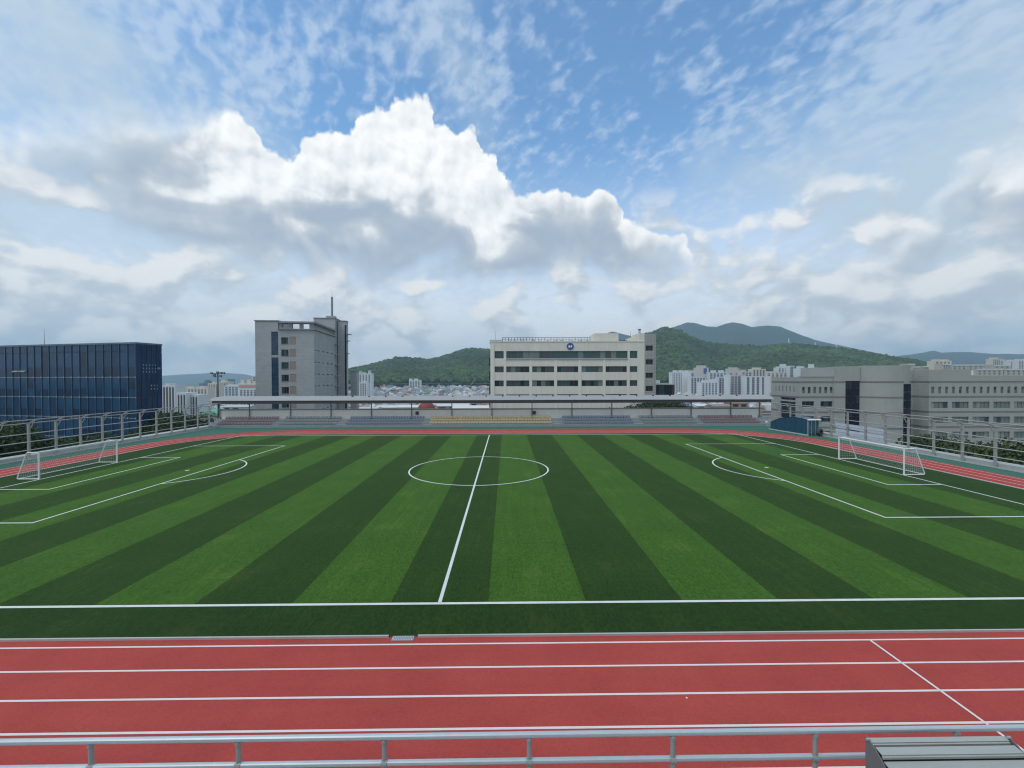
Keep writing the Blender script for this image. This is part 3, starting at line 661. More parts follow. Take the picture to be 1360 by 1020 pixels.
# ------------------------------------------------------------------ blue shelter beside the fence
M['poly_blue'] = mat('blue_polycarbonate', (0.018, 0.078, 0.135), 0.3, [((0.9, 0.9, 0.5), 0.25), (3.0, 0.1)])
M['glass_pale'] = mat('pale_glazing', (0.07, 0.15, 0.21), 0.2, [(1.2, 0.25)])
def shelter():
    Bp, Ap = Vector((47.75, 69.9)), Vector((46.95, 78.4)); d = Ap - Bp; L = d.length
    g = empty('dugout_shelter', (Bp.x, Bp.y, -0.055), math.atan2(d.y, d.x) - math.pi / 2)
    tag(g, 'long blue arched shelter with clear end panels beside the fence', 'shelter')
    hs = lambda t: float(np.interp(t, [0, .12, .3, .5, .65, .8, .92, 1], [2.5, 2.62, 2.72, 2.62, 2.4, 2.0, 1.6, 1.3]))
    W = 2.0; n = 7
    for k in range(n):
        y0, y1 = L * k / n + .03, L * (k + 1) / n - .03; h0, h1 = hs(k / n), hs((k + 1) / n)
        MB().loft([(0, y0, .16), (.04, y0, .16), (.04, y0, h0 - .05), (0, y0, h0 - .05)], [(0, y1, .16), (.04, y1, .16), (.04, y1, h1 - .05), (0, y1, h1 - .05)]).build('side_panel', M['poly_blue'], g)
        MB().loft([(-.06, y0, h0), (W, y0, h0), (W, y0, h0 + .03), (-.06, y0, h0 + .03)], [(-.06, y1, h1), (W, y1, h1), (W, y1, h1 + .03), (-.06, y1, h1 + .03)]).build('roof_panel', M['poly_blue'], g)
        MB().loft([(W - .04, y0, .16), (W, y0, .16), (W, y0, h0 - .05), (W - .04, y0, h0 - .05)], [(W - .04, y1, .16), (W, y1, .16), (W, y1, h1 - .05), (W - .04, y1, h1 - .05)]).build('rear_panel', M['poly_blue'], g)
    for k in range(n + 1):
        h = hs(k / n); y = L * k / n
        b = MB(); b.box(-.02, .06, y - .028, y + .028, 0, h - .004); b.box(W - .06, W + .02, y - .028, y + .028, 0, h - .004); b.box(.06, W - .06, y - .028, y + .028, h - .09, h - .004); b.build('rib', M['steel'] if k == 0 else M['dark'], g)
    MB().box(-.16, 0.0 - .022, -.3, L + .3, 0, .16).build('base_beam', M['concrete_light'], g)
    for k in range(3):
        x0 = .1 + .62 * k; MB().box(x0 + .04, x0 + .58, -.03, .01, .16, 2.36).build('end_panel', M['glass_pale'], g)
    for k in range(4):
        x0 = .08 + .62 * k; MB().box(x0 - .03, x0 + .03, -.06, -.032, 0, 2.4).build('end_post', M['steel_pale'], g)
    MB().loft([(-.1, -.4, 2.44), (W + .1, -.4, 2.44), (W + .1, -.4, 2.5), (-.1, -.4, 2.5)], [(-.1, -.035, 2.52), (W + .15, -.035, 2.52), (W + .15, -.035, 2.6), (-.1, -.035, 2.6)]).build('end_awning', M['white'], g)
shelter()
def tyre():
    b = MB(); n, k_ = 24, 10; Rr, r = .42, .19
    P_ = [[((Rr + r * math.cos(2 * math.pi * j / k_)) * math.cos(2 * math.pi * i / n), r * 1.3 * math.sin(2 * math.pi * j / k_), (Rr + r * math.cos(2 * math.pi * j / k_)) * math.sin(2 * math.pi * i / n)) for j in range(k_)] for i in range(n)]
    for i in range(n):
        for j in range(k_): b.quad(P_[i][j], P_[(i + 1) % n][j], P_[(i + 1) % n][(j + 1) % k_], P_[i][(j + 1) % k_])
    o = b.build('tyre', M['dark'], None, (49.25, 69.2, .56), R(20), smooth=True); tag(o, 'dark round tyre standing beside the clear end of the shelter', 'tyre')
tyre()

# ------------------------------------------------------------------ foreground: the tier we look over
o = MB().box(-26, 26, -9, 5.12, -0.03, 4.1).build('viewing_tier', M['concrete']); tag(o, 'concrete tier below the handrail', 'terrace', kind='structure')
o = MB().box(-26, 26, -9, 1.0, 4.104, 7.55).build('viewing_tier', M['concrete']); tag(o, 'concrete landing behind the viewpoint', 'terrace', kind='structure')
g = empty('handrail', (0.2, 4.98, 4.1)); tag(g, 'grey galvanised two-bar handrail along the front of the viewing tier', 'handrail')
MB().tube((-12, -.02, 1.058), (12, .03, 1.058), .032, 14).build('top_rail', M['steel_pale'], g, smooth=False)
MB().tube((-12, -.02, .76), (12, .03, .76), .030, 14).build('rail', M['steel_pale'], g)
MB().tube((-12, -.02, .3), (12, .03, .3), .034, 14).build('rail', M['steel_pale'], g)
for k in range(-6, 8):
    x = -3.24 + 1.634 * k - .2 + .22
    p = MB().tube((x, 0, 0.012), (x, 0, 1.05), .026, 12).build('post', M['steel'], g); MB().box(x - .07, x + .07, -.07, .07, 0, .012).build('base_plate', M['steel'], p)
    MB().tube((x, 0, .995), (x, 0, 1.03), .034, 12).build('weld_collar', M['steel'], p); MB().tube((x - .032, 0, .76), (x + .032, 0, .76), .040, 12).build('rail_clamp', M['steel'], p)
# slatted metal bench back
M['alu'] = mat('aged_aluminium', (0.46, 0.465, 0.43), 0.45, [((2, 14, 14), 0.10), (20.0, 0.06)], metal=0.3)
M['alu_dark'] = mat('bench_end_plate', (0.17, 0.165, 0.165), 0.6, [(8.0, 0.1)])
def bench():
    Yb = 4.55; xl = at(1163, 983, Yb).x; xr = at(1352, 980, Yb).x; zt = at(1250, 990.5, Yb).z
    g = empty('slatted_bench', (xl, Yb, 4.1)); tag(g, 'grey slatted metal bench seen from above beside the handrail', 'bench')
    w = xr - xl; z0 = zt - 4.1
    # hollow slats stepping down over the rounded front, each with a bright top, a ribbed nose and a dark gap under it
    pr = [(0.10, 0.0), (0.02, -0.03), (-0.07, -0.085), (-0.15, -0.15), (-0.21, -0.225), (-0.25, -0.31), (-0.27, -0.40), (-0.275, -.49)]
    st = [(0.115, 0.0, .05), (0.02, -.022, .085), (-.085, -.085, .085), (-.165, -.165, .07), (-.215, -.26, .055), (-.24, -.36, .04)]
    for y0, a0, dp in st:
        def bar(q): return MB().loft([(0.014, y, z0 + a) for y, a in q], [(w - .014, y, z0 + a) for y, a in q])
        s_ = bar([(y0, a0), (y0 - dp, a0 - .012), (y0 - dp, a0 - .020), (y0, a0 - .012)]).build('slat', M['alu'], g)
        bar([(y0 - dp + .006, a0 - .0205), (y0 - dp - .010, a0 - .030), (y0 - dp - .010, a0 - .052), (y0 - dp + .006, a0 - .052)]).build('slat_nose', M['alu'], s_)
        bar([(y0 - dp + .010, a0 - .053), (y0 - dp - .004, a0 - .053), (y0 - dp - .004, a0 - .062), (y0 - dp + .010, a0 - .062)]).build('slat_rib', M['alu_dark'], s_)
    bk = [(y + .02, a - .05) for y, a in pr]
    MB().loft([(0.016, y, z0 + a) for y, a in bk + [(.09, -.49)]], [(w - .016, y, z0 + a) for y, a in bk + [(.09, -.49)]]).build('gap_shade_panel', M['dark'], g)  # dark sheet behind the slats, colouring in the shade of the gaps
    pl = [(y - .012, a + .014) for y, a in pr] + [(0.11, -.5), (0.12, 0.02)]
    for x0 in (-.012, w):
        p = MB().loft([(x0, y, z0 + a) for y, a in pl], [(x0 + .012, y, z0 + a) for y, a in pl]).build('end_plate', M['alu_dark'], g)
        for yy, aa in ((.09, .004), (-.16, -.13), (-.25, -.36)):
            MB().tube((x0 - .012, yy, z0 + aa), (x0 + .024, yy, z0 + aa), .014, 8).build('bolt', M['alu'], p)
    for x0 in (.12, w - .12):
        MB().box(x0 - .03, x0 + .03, -.2, .08, 0, z0 - .5).build('leg', M['alu_dark'], g)
bench()

# ------------------------------------------------------------------ buildings: shared pieces
_pane = {}
def pane(parent, name, loc, w, h, mt, rz=0.0, t=0.05):
    k = (round(w, 2), round(h, 2), t, mt.name)
    if k not in _pane: _pane[k] = MB().box(0, k[0], 0, t, 0, k[1]).mesh('pane', mt)
    return link(name, _pane[k], parent, loc, rz)
_frame = {}
def window(parent, loc, w, h, n, mats, frame, rz=0.0, fw=.07, rows=1):
    """frame with n panes side by side, each pane a sub-part"""
    w, h = round(w, 2), round(h, 2); k = (w, h, n, frame.name, fw, rows)
    if k not in _frame:
        b = MB(); b.box(0, w, 0, .12, 0, fw); b.box(0, w, 0, .12, h - fw, h)
        for q in range(n + 1):
            x = (w - fw) * q / n; b.box(x, x + fw, 0.002, .118, fw, h - fw)
        for q in range(1, rows): b.box(fw, w - fw, .004, .116, h * q / rows - fw / 2, h * q / rows + fw / 2)
        _frame[k] = b.mesh('window', frame)
    o = link('window', _frame[k], parent, loc, rz)
    for q in range(n):
        x0 = (w - fw) * q / n + fw; pw = (w - fw) / n - fw
        for r in range(rows):
            pane(o, 'pane', (x0, .05, fw if r == 0 else h * r / rows + fw / 2), pw, (h - 2 * fw) if rows == 1 else h / rows - fw * 1.5, random.choice(mats))
    return o
def facade(b, x0, x1, z0, z1, rows, d, y=0.0):
    """wall of depth d with openings; rows = [(z_bottom, z_top, [(xa, xb), ...])] from the ground up"""
    z = z0
    for zb, zt, ops in sorted(rows):
        if zb > z: b.box(x0, x1, y, y + d, z, zb)
        x = x0
        for xa, xb in sorted(ops):
            if xa > x: b.box(x, xa, y, y + d, zb, zt)
            x = xb
        if x < x1: b.box(x, x1, y, y + d, zb, zt)
        z = zt
    if z < z1: b.box(x0, x1, y, y + d, z, z1)
T = Matrix.Translation
def glassm(name, col, rough=0.12, var=0.2, sc=0.5): return mat(name, col, rough, [(sc, var)], spec=0.25)
G_DARK = glassm('glass_dark', (0.020, 0.028, 0.036)); G_TEAL = glassm('glass_teal', (0.045, 0.095, 0.100)); G_MID = glassm('glass_mid', (0.060, 0.075, 0.082))
G_CURT = glassm('glass_curtain', (0.16, 0.20, 0.19), .3); G_PALE = glassm('glass_blind', (0.25, 0.30, 0.28), .3)
M['fr_dark'] = mat('window_frame_dark', (0.10, 0.11, 0.11), 0.5); M['fr_pale'] = mat('window_frame_pale', (0.34, 0.36, 0.35), 0.5)

# ------------------------------------------------------------------ blue glass building
def blue_building():
    Cx, Cy = PX(181, 92), 92.0; rz = R(-13.5)
    g = empty('glass_office_building', (Cx, Cy, -11.6), rz); tag(g, 'dark blue glass office block standing behind the fence and trees', 'building')
    z = lambda v: v + 11.6
    cw = 2.17; n = 22; zt = 16.35; dep = 5.4
    core = mat('curtain_wall_backing', (0.010, 0.022, 0.05), 0.5)
    b = MB(); b.prism([(-n * cw + .05, .12), (-.12, .12), (-.12, dep - .1), (-19.2, 19), (-n * cw + .05, 19)], 0, z(zt)); b.build('core', core, g)
    b = MB(); b.prism([(-n * cw - .1, -.12), (.1, -.12), (.1, dep), (-19, 19.2), (-n * cw - .1, 19.2)], z(zt) + .003, z(zt) + .35); b.build('parapet_cap', mat('parapet_blue', (0.10, 0.15, 0.20), .5), g)
    up_ = [glassm('blue_glass_%s' % k, c, .1, .25, .3) for k, c in zip('abc', ((0.009, 0.050, 0.120), (0.012, 0.060, 0.135), (0.007, 0.041, 0.100)))]
    lo_ = [glassm('navy_glass_%s' % k, c, .1, .25, .3) for k, c in zip('ab', ((0.005, 0.023, 0.066), (0.007, 0.032, 0.082)))]
    fl = [-7.3, -3.1, 1.1, 5.35, 9.55, 14.9]
    for r in range(5):
        z0, z1 = fl[r], fl[r + 1]; sp = z0 + (z1 - z0) * .40
        for c in range(18):
            x = -(c + 1) * cw + .04
            pane(g, 'pane', (x, .04, z(z0) + .06), cw - .08, sp - z0 - .09, random.choice(lo_ if random.random() < .8 else up_), 0, .06)
            pane(g, 'pane', (x, .04, z(sp)), cw - .08, z1 - sp - .06, random.choice(up_ if random.random() < .88 else lo_), 0, .06)
    for c in range(18): pane(g, 'pane', (-(c + 1) * cw + .04, .04, z(14.95)), cw - .08, 1.36, up_[c % 3], 0, .06)
    for c in range(2):                     # two casements tilted open
        o = pane(g, 'open_casement', (-(16 - c * 1) * cw + .15, -.42, z(10.75)), cw - .35, .5, G_PALE, 0, .05); o.rotation_euler = (R(-52), 0, 0)
    ms = MB().box(-.055, .055, -.10, .05, 0, z(zt)).mesh('mullion', mat('mullion_blue', (0.045, 0.095, 0.14), .4))
    for c in range(n + 1): link('mullion', ms, g, (-c * cw if c else -.06, 0, 0))
    br = mat('bracket_pale', (0.20, 0.27, 0.32), .5)
    for f in fl[1:5]:
        b = MB()
        b.box(-n * cw, 0, -.03, .035, z(f) - .06, z(f) + .06)
        for c in range(n): b.box(-c * cw - .15 if c else -.2, -c * cw + .15 if c else .02, -.16, -.105, z(f) - .17, z(f) + .17)
        b.build('floor_band', br, g)
    # narrow side
    cs = dep / 5; ms2 = MB().box(-.05, .07, -.03, .03, 0, z(zt)).mesh('side_mullion', M['dark'])
    sg = [glassm('side_glass_%s' % k, c, .1, .2, .3) for k, c in zip('ab', ((0.010, 0.040, 0.110), (0.013, 0.050, 0.125)))]
    for c in range(5):
        for r in range(5): pane(g, 'pane', (-.03, c * cs + .03, z(fl[r]) + .04), cs - .06, fl[r + 1] - fl[r] - .08, random.choice(sg), R(90), .06)
        pane(g, 'pane', (-.03, c * cs + .03, z(14.95)), cs - .06, 1.36, sg[0], R(90), .06)
        link('side_mullion', ms2, g, (0, c * cs, 0))
    b = MB()  # pale little boxes standing in for reflections of other buildings' windows
    for zz, y0 in ((11.9, 1.3), (11.2, 1.3), (10.5, 1.3), (7.6, 2.9), (6.9, 2.9)):
        for q in range(int((5.0 - y0) / .62)): b.box(.0, .06, y0 + q * .62, y0 + q * .62 + .2, z(zz), z(zz) + .32)
    b.box(.0, .10, 4.3, 4.95, z(11.25), z(11.6)); b.build('reflection_dots', br, g)
    mx = at(59, 455, 108); o = MB().tube((0, 0, 0), (0, 0, 4.4), .06, 6, .025).build('rooftop_antenna', M['steel_dark'], None, (mx.x, 108, 16.7))
    o.location.z = 16.7; tag(o, 'thin antenna mast on the roof of the blue glass block', 'antenna')
blue_building()

# ------------------------------------------------------------------ grey granite tower
M['granite'] = brick_mat('grey_granite', (0.375, 0.388, 0.40), (0.285, 0.297, 0.31), 1.5, 0.72, 0.035, .8, .05)
M['granite_plain'] = mat('granite_plain', (0.36, 0.37, 0.385), .8, [(0.5, .08), (4.0, .05)])
M['slab'] = mat('slab_edge', (0.25, 0.265, 0.29), .7, [(1.0, .08)])
def tower():
    Y0 = 140.0; cx = PX(417.5, Y0); rz = R(6.2)
    g = empty('granite_tower', (cx, Y0, -12.0), rz); tag(g, 'tall grey stone tower with a rooftop mast behind the stand', 'building')
    z = lambda py, Y=Y0, px=400: PZ(py, Y, px) + 12.0
    lx = lambda px: (px - 417.5) * 0.2236
    zt, zl = z(427.3), z(438.2)                      # roof slab, loggia floor
    xl = lx(340)
    # front wall with openings
    b = MB()
    rows = []
    wz = [(452.7, 4.3), (468.7, 4.3), (485.5, 4.3), (502, 4.3), (518.2, 4.3), (536.7, 4.3), (553, 4.3)]
    gz0, gz1 = z(545), z(441)
    # strip for the stair glazing runs through, so the wall is laid in columns
    b.box(xl, lx(361), 0, .5, 0, zt); b.box(lx(361), lx(370.2), 0, .5, gz1, zt); b.box(lx(361), lx(370.2), 0, .5, 0, gz0)
    b.box(lx(370.2), lx(374), 0, .5, 0, zl); b.box(lx(393.5), 0, 0, .5, 0, zl)
    facade(b, lx(374), lx(383.5), 0, zl, [(z(c + h), z(c - h), [(lx(374), lx(383.5))]) for c, h in wz], .5)
    facade(b, lx(383.5), lx(393.5), 0, zl, [(z(c + h + 1), z(c - h - 1), [(lx(385), lx(393.5))]) for c, h in wz], .5)
    b.box(xl + .02, lx(371), .52, 11, 0, zt - .01); b.box(lx(371), -.5, .52, 24, 0, zl - .01)
    # right wall: courses with shadow gaps
    b2 = MB(T((0, 0, 0)) @ Matrix.Rotation(R(90), 4, 'Z'))
    fl = 3.88
    slots = []
    tops = [464.5 + 16.05 * k for k in range(6)]
    for py in reversed(tops):
        zz = z(py); slots.append((zz - .22, zz + .1, [(1.0, 2.3), (3.9, 5.6), (8.6, 10.6), (13.5, 16.0), (18.5, 21)]))
    facade(b2, 0.5, 24.0, 0, zl, slots, .5)
    b.v += b2.v; off = len(b.v) - len(b2.v); b.f += [tuple(i + off for i in f) for f in b2.f]
    b.build('wall', M['granite'], g)
    for zb, zt_, ops in slots:
        for a, c in ops: pane(g, 'slot_window', (-.22, a, zb), c - a, zt_ - zb, G_DARK, R(90), .08)
    gro = MB()
    for k, (zb, zt_, ops) in enumerate(slots):
        for q in (1.25, 2.5): gro.box(.0, .014, .6, 23.8, zb + q, zb + q + .07)
    for y in (4.6, 9.3, 14.2, 19): gro.box(.0, .012, y, y + .07, 1, zl - .4)
    gro.build('joint', M['slab'], g)
    # stair glazing
    zs = z(473.0)
    for z0, z1 in ((gz0, zs - .45), (zs + .25, gz1)):
        n = max(2, round((z1 - z0) / 1.45)); hh = (z1 - z0) / n
        for k in range(n):
            for q in range(2):
                w2 = (lx(370.2) - lx(361)) / 2
                pane(g, 'stair_pane', (lx(361) + q * w2 + .03, .2, z0 + k * hh + .03), w2 - .06, hh - .06, random.choice((BL1, BL2)), 0, .06)
    b = MB(); b.box(lx(361), lx(370.2), .27, .5, gz0, gz1); b.build('stair_mullions', M['fr_dark'], g)
    MB().box(lx(361) + .01, lx(370.2) - .01, .05, .265, zs - .45, zs + .25).build('stair_spandrel', M['granite_plain'], g)
    for c, h in wz:
        window(g, (lx(374), .16, z(c + h)), lx(383.5) - lx(374), z(c - h) - z(c + h), 3, (G_DARK, G_DARK, G_MID, G_TEAL), M['fr_dark'])
        MB().box(lx(385), lx(393.5), .06, .3, z(c + h + 1), z(c - h - 1)).build('brown_panel', BRN, g)
        MB().box(lx(374) - .1, lx(383.5) + .1, -.08, .15, z(c + h) - .14, z(c + h)).build('sill', M['slab'], g)
    # loggia on the roof corner: slab on piers, open to the sky
    MB().box(lx(370), .5, -.45, 24.4, zl, zl + .28).build('loggia_floor', M['slab'], g)
    zp = zt - .55
    for a, c in ((372, 375.5), (384.5, 388.8), (398.2, 402.8), (411.4, 417.5)): MB().box(lx(a), min(lx(c), -.02), 0, .7, zl + .281, zp).build('pier', M['slab'], g)
    MB().box(lx(372), lx(384.5) - .1, .25, .45, zl + .281, zl + 1.2).build('loggia_panel', M['granite_plain'], g)
    b = MB(); b.box(lx(371.5), .55, -.5, 2.4, zp, zt); b.box(-2.0, .55, 2.4, 24.4, zp, zt); b.build('roof_slab', M['slab'], g)
    MB().box(xl - .2, lx(371.5) - .01, -.2, 11.2, zt, zt + .3).build('roof_cap', M['slab'], g)
    b = MB()
    for k in range(30): b.box(-.25, -.12, .9 + k * .78, .9 + k * .78 + .12, zl + .281, zp)
    for k in range(6): b.box(-.27, -.10, .8, 23.9, zl + .5 + k * .36, zl + .56 + k * .36)
    b.build('grille', M['granite_plain'], g)
    # lift core and stair block behind
    zc = PZ(423.8, 166, 430) + 12; zs2 = PZ(427, 168, 458) + 12
    MB().box(-7.6, -.1, 24.6, 35, 0, zc).build('lift_core', M['granite'], g); MB().box(-7.8, .15, 24.4, 35.2, zc, zc + .25).build('core_cap', M['slab'], g)
    MB().box(.2, 3.3, 27.0, 29.6, 0, zs2).build('stair_block', M['granite'], g); MB().box(.16, 3.45, 26.8, 29.8, zs2, zs2 + .22).build('stair_cap', M['slab'], g)
    MB().box(2.7, 3.32, 26.94, 27.0 - .01, 6, zs2 - 1.4).build('corner_glazing', G_DARK, g)
    for k in range(6):
        zz = z(457.5 + 14.1 * k * .98, 163, 450); MB().box(.05, 1.5, 23.0, 25.4, zz, zz + .22).build('balcony_slab', M['granite_plain'], g)
    for zz, w in ((z(444.5, 168), 1.4), (z(453, 168), .9), (z(470, 168), .6)): MB().box(3.31, 3.31 + w, 27.4, 29.4, zz, zz + .2).build('eave', M['slab'], g)
    MB().box(2.6, 5.0, 36, 40, 0, PZ(493.5, 172, 470) + 12).build('annex', M['granite'], g)
    MB().box(2.5, 5.1, 35.9, 40, PZ(493.5, 172, 470) + 12, PZ(493.5, 172, 470) + 12.3).build('annex_cap', M['slab'], g)
    # mast
    zb = zc + .25; xm = -1.9
    b = MB(); b.box(xm - 1.8, xm + 1.2, 26, 29, zb, zb + .9); b.build('mast_base', M['granite_plain'], g)
    mm = MB(); mm.tube((xm, 27.5, zb + .9), (xm, 27.5, zb + 8.0), .30, 10, .26)
    for k in range(16): mm.tube((xm, 27.5, zb + 1.1 + k * .43), (xm, 27.5, zb + 1.2 + k * .43), .42, 10)
    mm.tube((xm, 27.5, zb + 8.0), (xm, 27.5, zb + 8.3), .42, 10, .1); mm.tube((xm, 27.5, zb + 8.3), (xm, 27.5, zb + 11.6), .06, 6, .03); mm.build('mast', M['slab'], g)
BL1 = glassm('stair_glass_a', (0.030, 0.062, 0.115)); BL2 = glassm('stair_glass_b', (0.040, 0.078, 0.130)); BRN = mat('brown_stone', (0.29, 0.235, 0.21), .8, [(1.0, .08)])
tower()

# ------------------------------------------------------------------ cream institute building
M['cream'] = mat('cream_render', (0.68, 0.65, 0.575), .85, [(0.25, .08), ((1.2, 1.2, .10), .12), ((3.5, 3.5, .25), .07)])
M['cream_light'] = mat('cream_pilaster', (0.72, 0.70, 0.63), .85, [(0.4, .05)])
M['grey_tile'] = brick_mat('grey_tile', (0.34, 0.34, 0.33), (0.24, 0.24, 0.235), 0.9, 0.75, .05, .6, .05, off=0.0)
EMB = mat('emblem_blue', (0.035, 0.085, 0.27), .5)
def institute():
    Y0 = 118.0; x0 = PX(652, Y0); g = empty('cream_institute', (x0, Y0, -12.0)); tag(g, 'cream concrete office building with ribbon windows and a round blue emblem', 'building')
    z = lambda py: PZ(py, Y0, 750) + 12; lx = lambda px: PX(px, Y0) - x0
    zt = z(454); xr = lx(856)
    cols = [(657, 669), (672.5, 703), (707, 736), (740, 768), (772.5, 800.5), (804.5, 832.5), (836.5, 846.5)]
    rows = []
    for k in range(5):
        a, c = 486.5 + 18.6 * k, 494.3 + 18.6 * k
        rows.append((z(c), z(a), [(lx(p), lx(q)) for p, q in cols]))
    top = (z(475.8), z(466.2), [(lx(657), lx(669)), (lx(672.5), lx(833.5)), (lx(836.5), lx(846.5))])
    b = MB(); facade(b, 0, xr, 0, zt, rows + [top], .4); b.box(0, xr, .4, 20, 0, zt - .3); b.box(0, .3, .4, 20, zt - .3, zt); b.build('wall', M['cream'], g)
    mats = (G_DARK, G_TEAL, G_MID, G_CURT, G_DARK, G_MID)
    for zb, zq, ops in rows:
        for k, (a, c) in enumerate(ops): window(g, (a, .16, zb), c - a, zq - zb, 2 if k in (0, 6) else 5, mats, M['fr_dark'], 0, .06)
    zb, zq, ops = top
    for k, (a, c) in enumerate(ops): window(g, (a, .16, zb), c - a, zq - zb, 2 if k != 1 else 22, (G_TEAL, G_TEAL, G_CURT, G_TEAL, G_MID), M['fr_dark'], 0, .06, 1)
    # sills, pilasters, hood of the top ribbon
    MB().box(lx(672.5) - .1, lx(833.5) + .1, -.22, .14, zb - .26, zb - .002).build('ribbon_sill', M['concrete'], g)
    for p in (670.7, 705, 738, 770.2, 802.5, 834.6):
        w = 1.4 / 2 * .8; MB().box(lx(p) - .3, lx(p) + .3, -.10, -.002, 0, z(476)).build('pilaster', M['cream_light'], g)
    MB().box(-.12, lx(656.5), -.12, -.002, 0, z(456)).build('corner_pier', M['cream_light'], g)
    MB().box(-.15, xr, -.12, .5, zt, zt + .22).build('parapet_cap', M['cream_light'], g)
    for k in range(5): MB().box(-.5, -.005, 1.2, 2.6, z(486 + 18.6 * k), z(474.5 + 18.6 * k)).build('side_window', G_DARK, g)
    # roof railing
    b = MB(); zr = zt + .22
    xa, xb = lx(667.5), lx(784)
    b.tube((xa, .25, zr + .95), (xb, .25, zr + .95), .05, 6); b.tube((xa, .25, zr + .5), (xb, .25, zr + .5), .04, 6)
    for k in range(30): x = xa + (xb - xa) * k / 29; b.tube((x, .25, zr), (x, .25, zr + .95), .045 if k % 2 else .07, 6)
    b.build('roof_railing', M['dark'], g)
    for k in range(11):
        x = xa + 1 + (xb - xa - 2) * k / 10 + random.uniform(-.4, .4); MB().box(x, x + random.uniform(.7, 1.6), 3, 4, zt - .29, zr + random.uniform(.35, .6)).build('roof_unit', M['concrete_light'] if k % 3 else M['concrete'], g)
    MB().box(lx(650), lx(667), 2.5, 8, zt - .29, zt + .75).build('roof_parapet', M['concrete'], g)
    # penthouse and stepped parapet
    px0 = lx(790.5); MB().box(px0, lx(822.5), .9, 9, zt - .29, z(442.3)).build('penthouse', M['cream'], g)
    pz = lambda py: z(py)
    b = MB(); b.loft([(lx(822.5) + .01, .02 + 2, zt - .29), (lx(849), 2.02, zt - .29), (lx(849), 2.02, z(444.2)), (lx(836), 2.02, z(449))], [(lx(822.5) + .01, 2.4, zt - .29), (lx(849), 2.4, zt - .29), (lx(849), 2.4, z(444.2)), (lx(836), 2.4, z(449))]); b.build('sloped_parapet', M['cream_light'], g)
    for k in range(4): MB().box(lx(824.5 + 2.6 * k), lx(826 + 2.6 * k), .8, 1.5, zt + .221, z(451 + (k % 2) * .8)).build('roof_unit', M['dark'], g)
    MB().box(lx(849), xr - .005, .03, 8, zt + .221, z(442.5)).build('stair_tower', M['cream'], g)
    MB().box(lx(850), lx(852.2), 1, 1.5, z(442.5), z(437.5)).build('chimney', M['concrete'], g); MB().box(lx(849.5), lx(852.7), .9, 1.6, z(437.5), z(436.6)).build('chimney_cap', M['dark'], g)
    # grey tiled end bay
    xe = lx(871); b = MB()
    facade(b, xr + .005, xe, 0, z(443.6), [(z(q + 7), z(q), [(xr + .3, lx(867.2))]) for q in (459, 477.4, 495.2, 512.8, 531)], .4, .02); b.box(xr + .005, xe, .42, 14, 0, z(443.6)); b.build('tiled_bay', M['grey_tile'], g)
    for q in (459, 477.4, 495.2, 512.8, 531): window(g, (xr + .3, .2, z(q + 7)), lx(867.2) - xr - .3, 7 * Y0 / F_PX, 2, (G_DARK,), M['fr_dark'])
    for px in (657.5, 843): MB().tube((lx(px), 4, zt), (lx(px), 4, z(437)), .05, 5, .02).build('antenna', M['dark'], g)
    # round emblem with a white wave
    ex, ez, er = lx(757.3), z(460.0), .92
    b = MB(Matrix.Translation((ex, -.09, ez)) @ Matrix.Rotation(R(90), 4, 'X')); b.prism([(er * math.cos(t), er * math.sin(t)) for t in np.linspace(0, 2 * math.pi, 33)[:-1]], -.085, 0.06)
    em = b.build('emblem', EMB, g)
    b = MB()
    for sx in (-1, 1):
        b.loft([(ex + sx * .28 - .24, -.16, ez - .30), (ex + sx * .28 + .10, -.16, ez - .34), (ex + sx * .28 + .26, -.16, ez + .02), (ex + sx * .28 + .12, -.16, ez + .34), (ex + sx * .28 - .18, -.16, ez + .20)],
               [(ex + sx * .28 - .24, -.152, ez - .30), (ex + sx * .28 + .10, -.152, ez - .34), (ex + sx * .28 + .26, -.152, ez + .02), (ex + sx * .28 + .12, -.152, ez + .34), (ex + sx * .28 - .18, -.152, ez + .20)])
    b.build('emblem_mark', M['white'], em)
institute()
# glazed annex beside it
def annex():
    Y0 = 126.0; x0, x1 = PX(872, Y0), PX(896, Y0); g = empty('glazed_annex', (x0, Y0, -12)); tag(g, 'low dark glass annex beside the tiled end of the cream building', 'building')
    z = lambda py: PZ(py, Y0, 880) + 12
    MB().box(0, x1 - x0, .1, 12, 0, z(511.2)).build('core', M['fr_dark'], g); MB().box(-.2, x1 - x0 + .3, -.2, 12.2, z(511.2), z(509.6)).build('roof', M['concrete_light'], g)
    n = 7; w = (x1 - x0) / n
    for k in range(n):
        for q in range(5): pane(g, 'pane', (k * w + .04, .02, z(511.2) - 3.3 * (q + 1) + .04), w - .08, 3.22, random.choice((G_TEAL, G_DARK, G_MID)), 0, .07)
    MB().box(.2, 2.0, 3, 6, z(509.6), z(505)).build('roof_unit', M['white'], g)
annex()

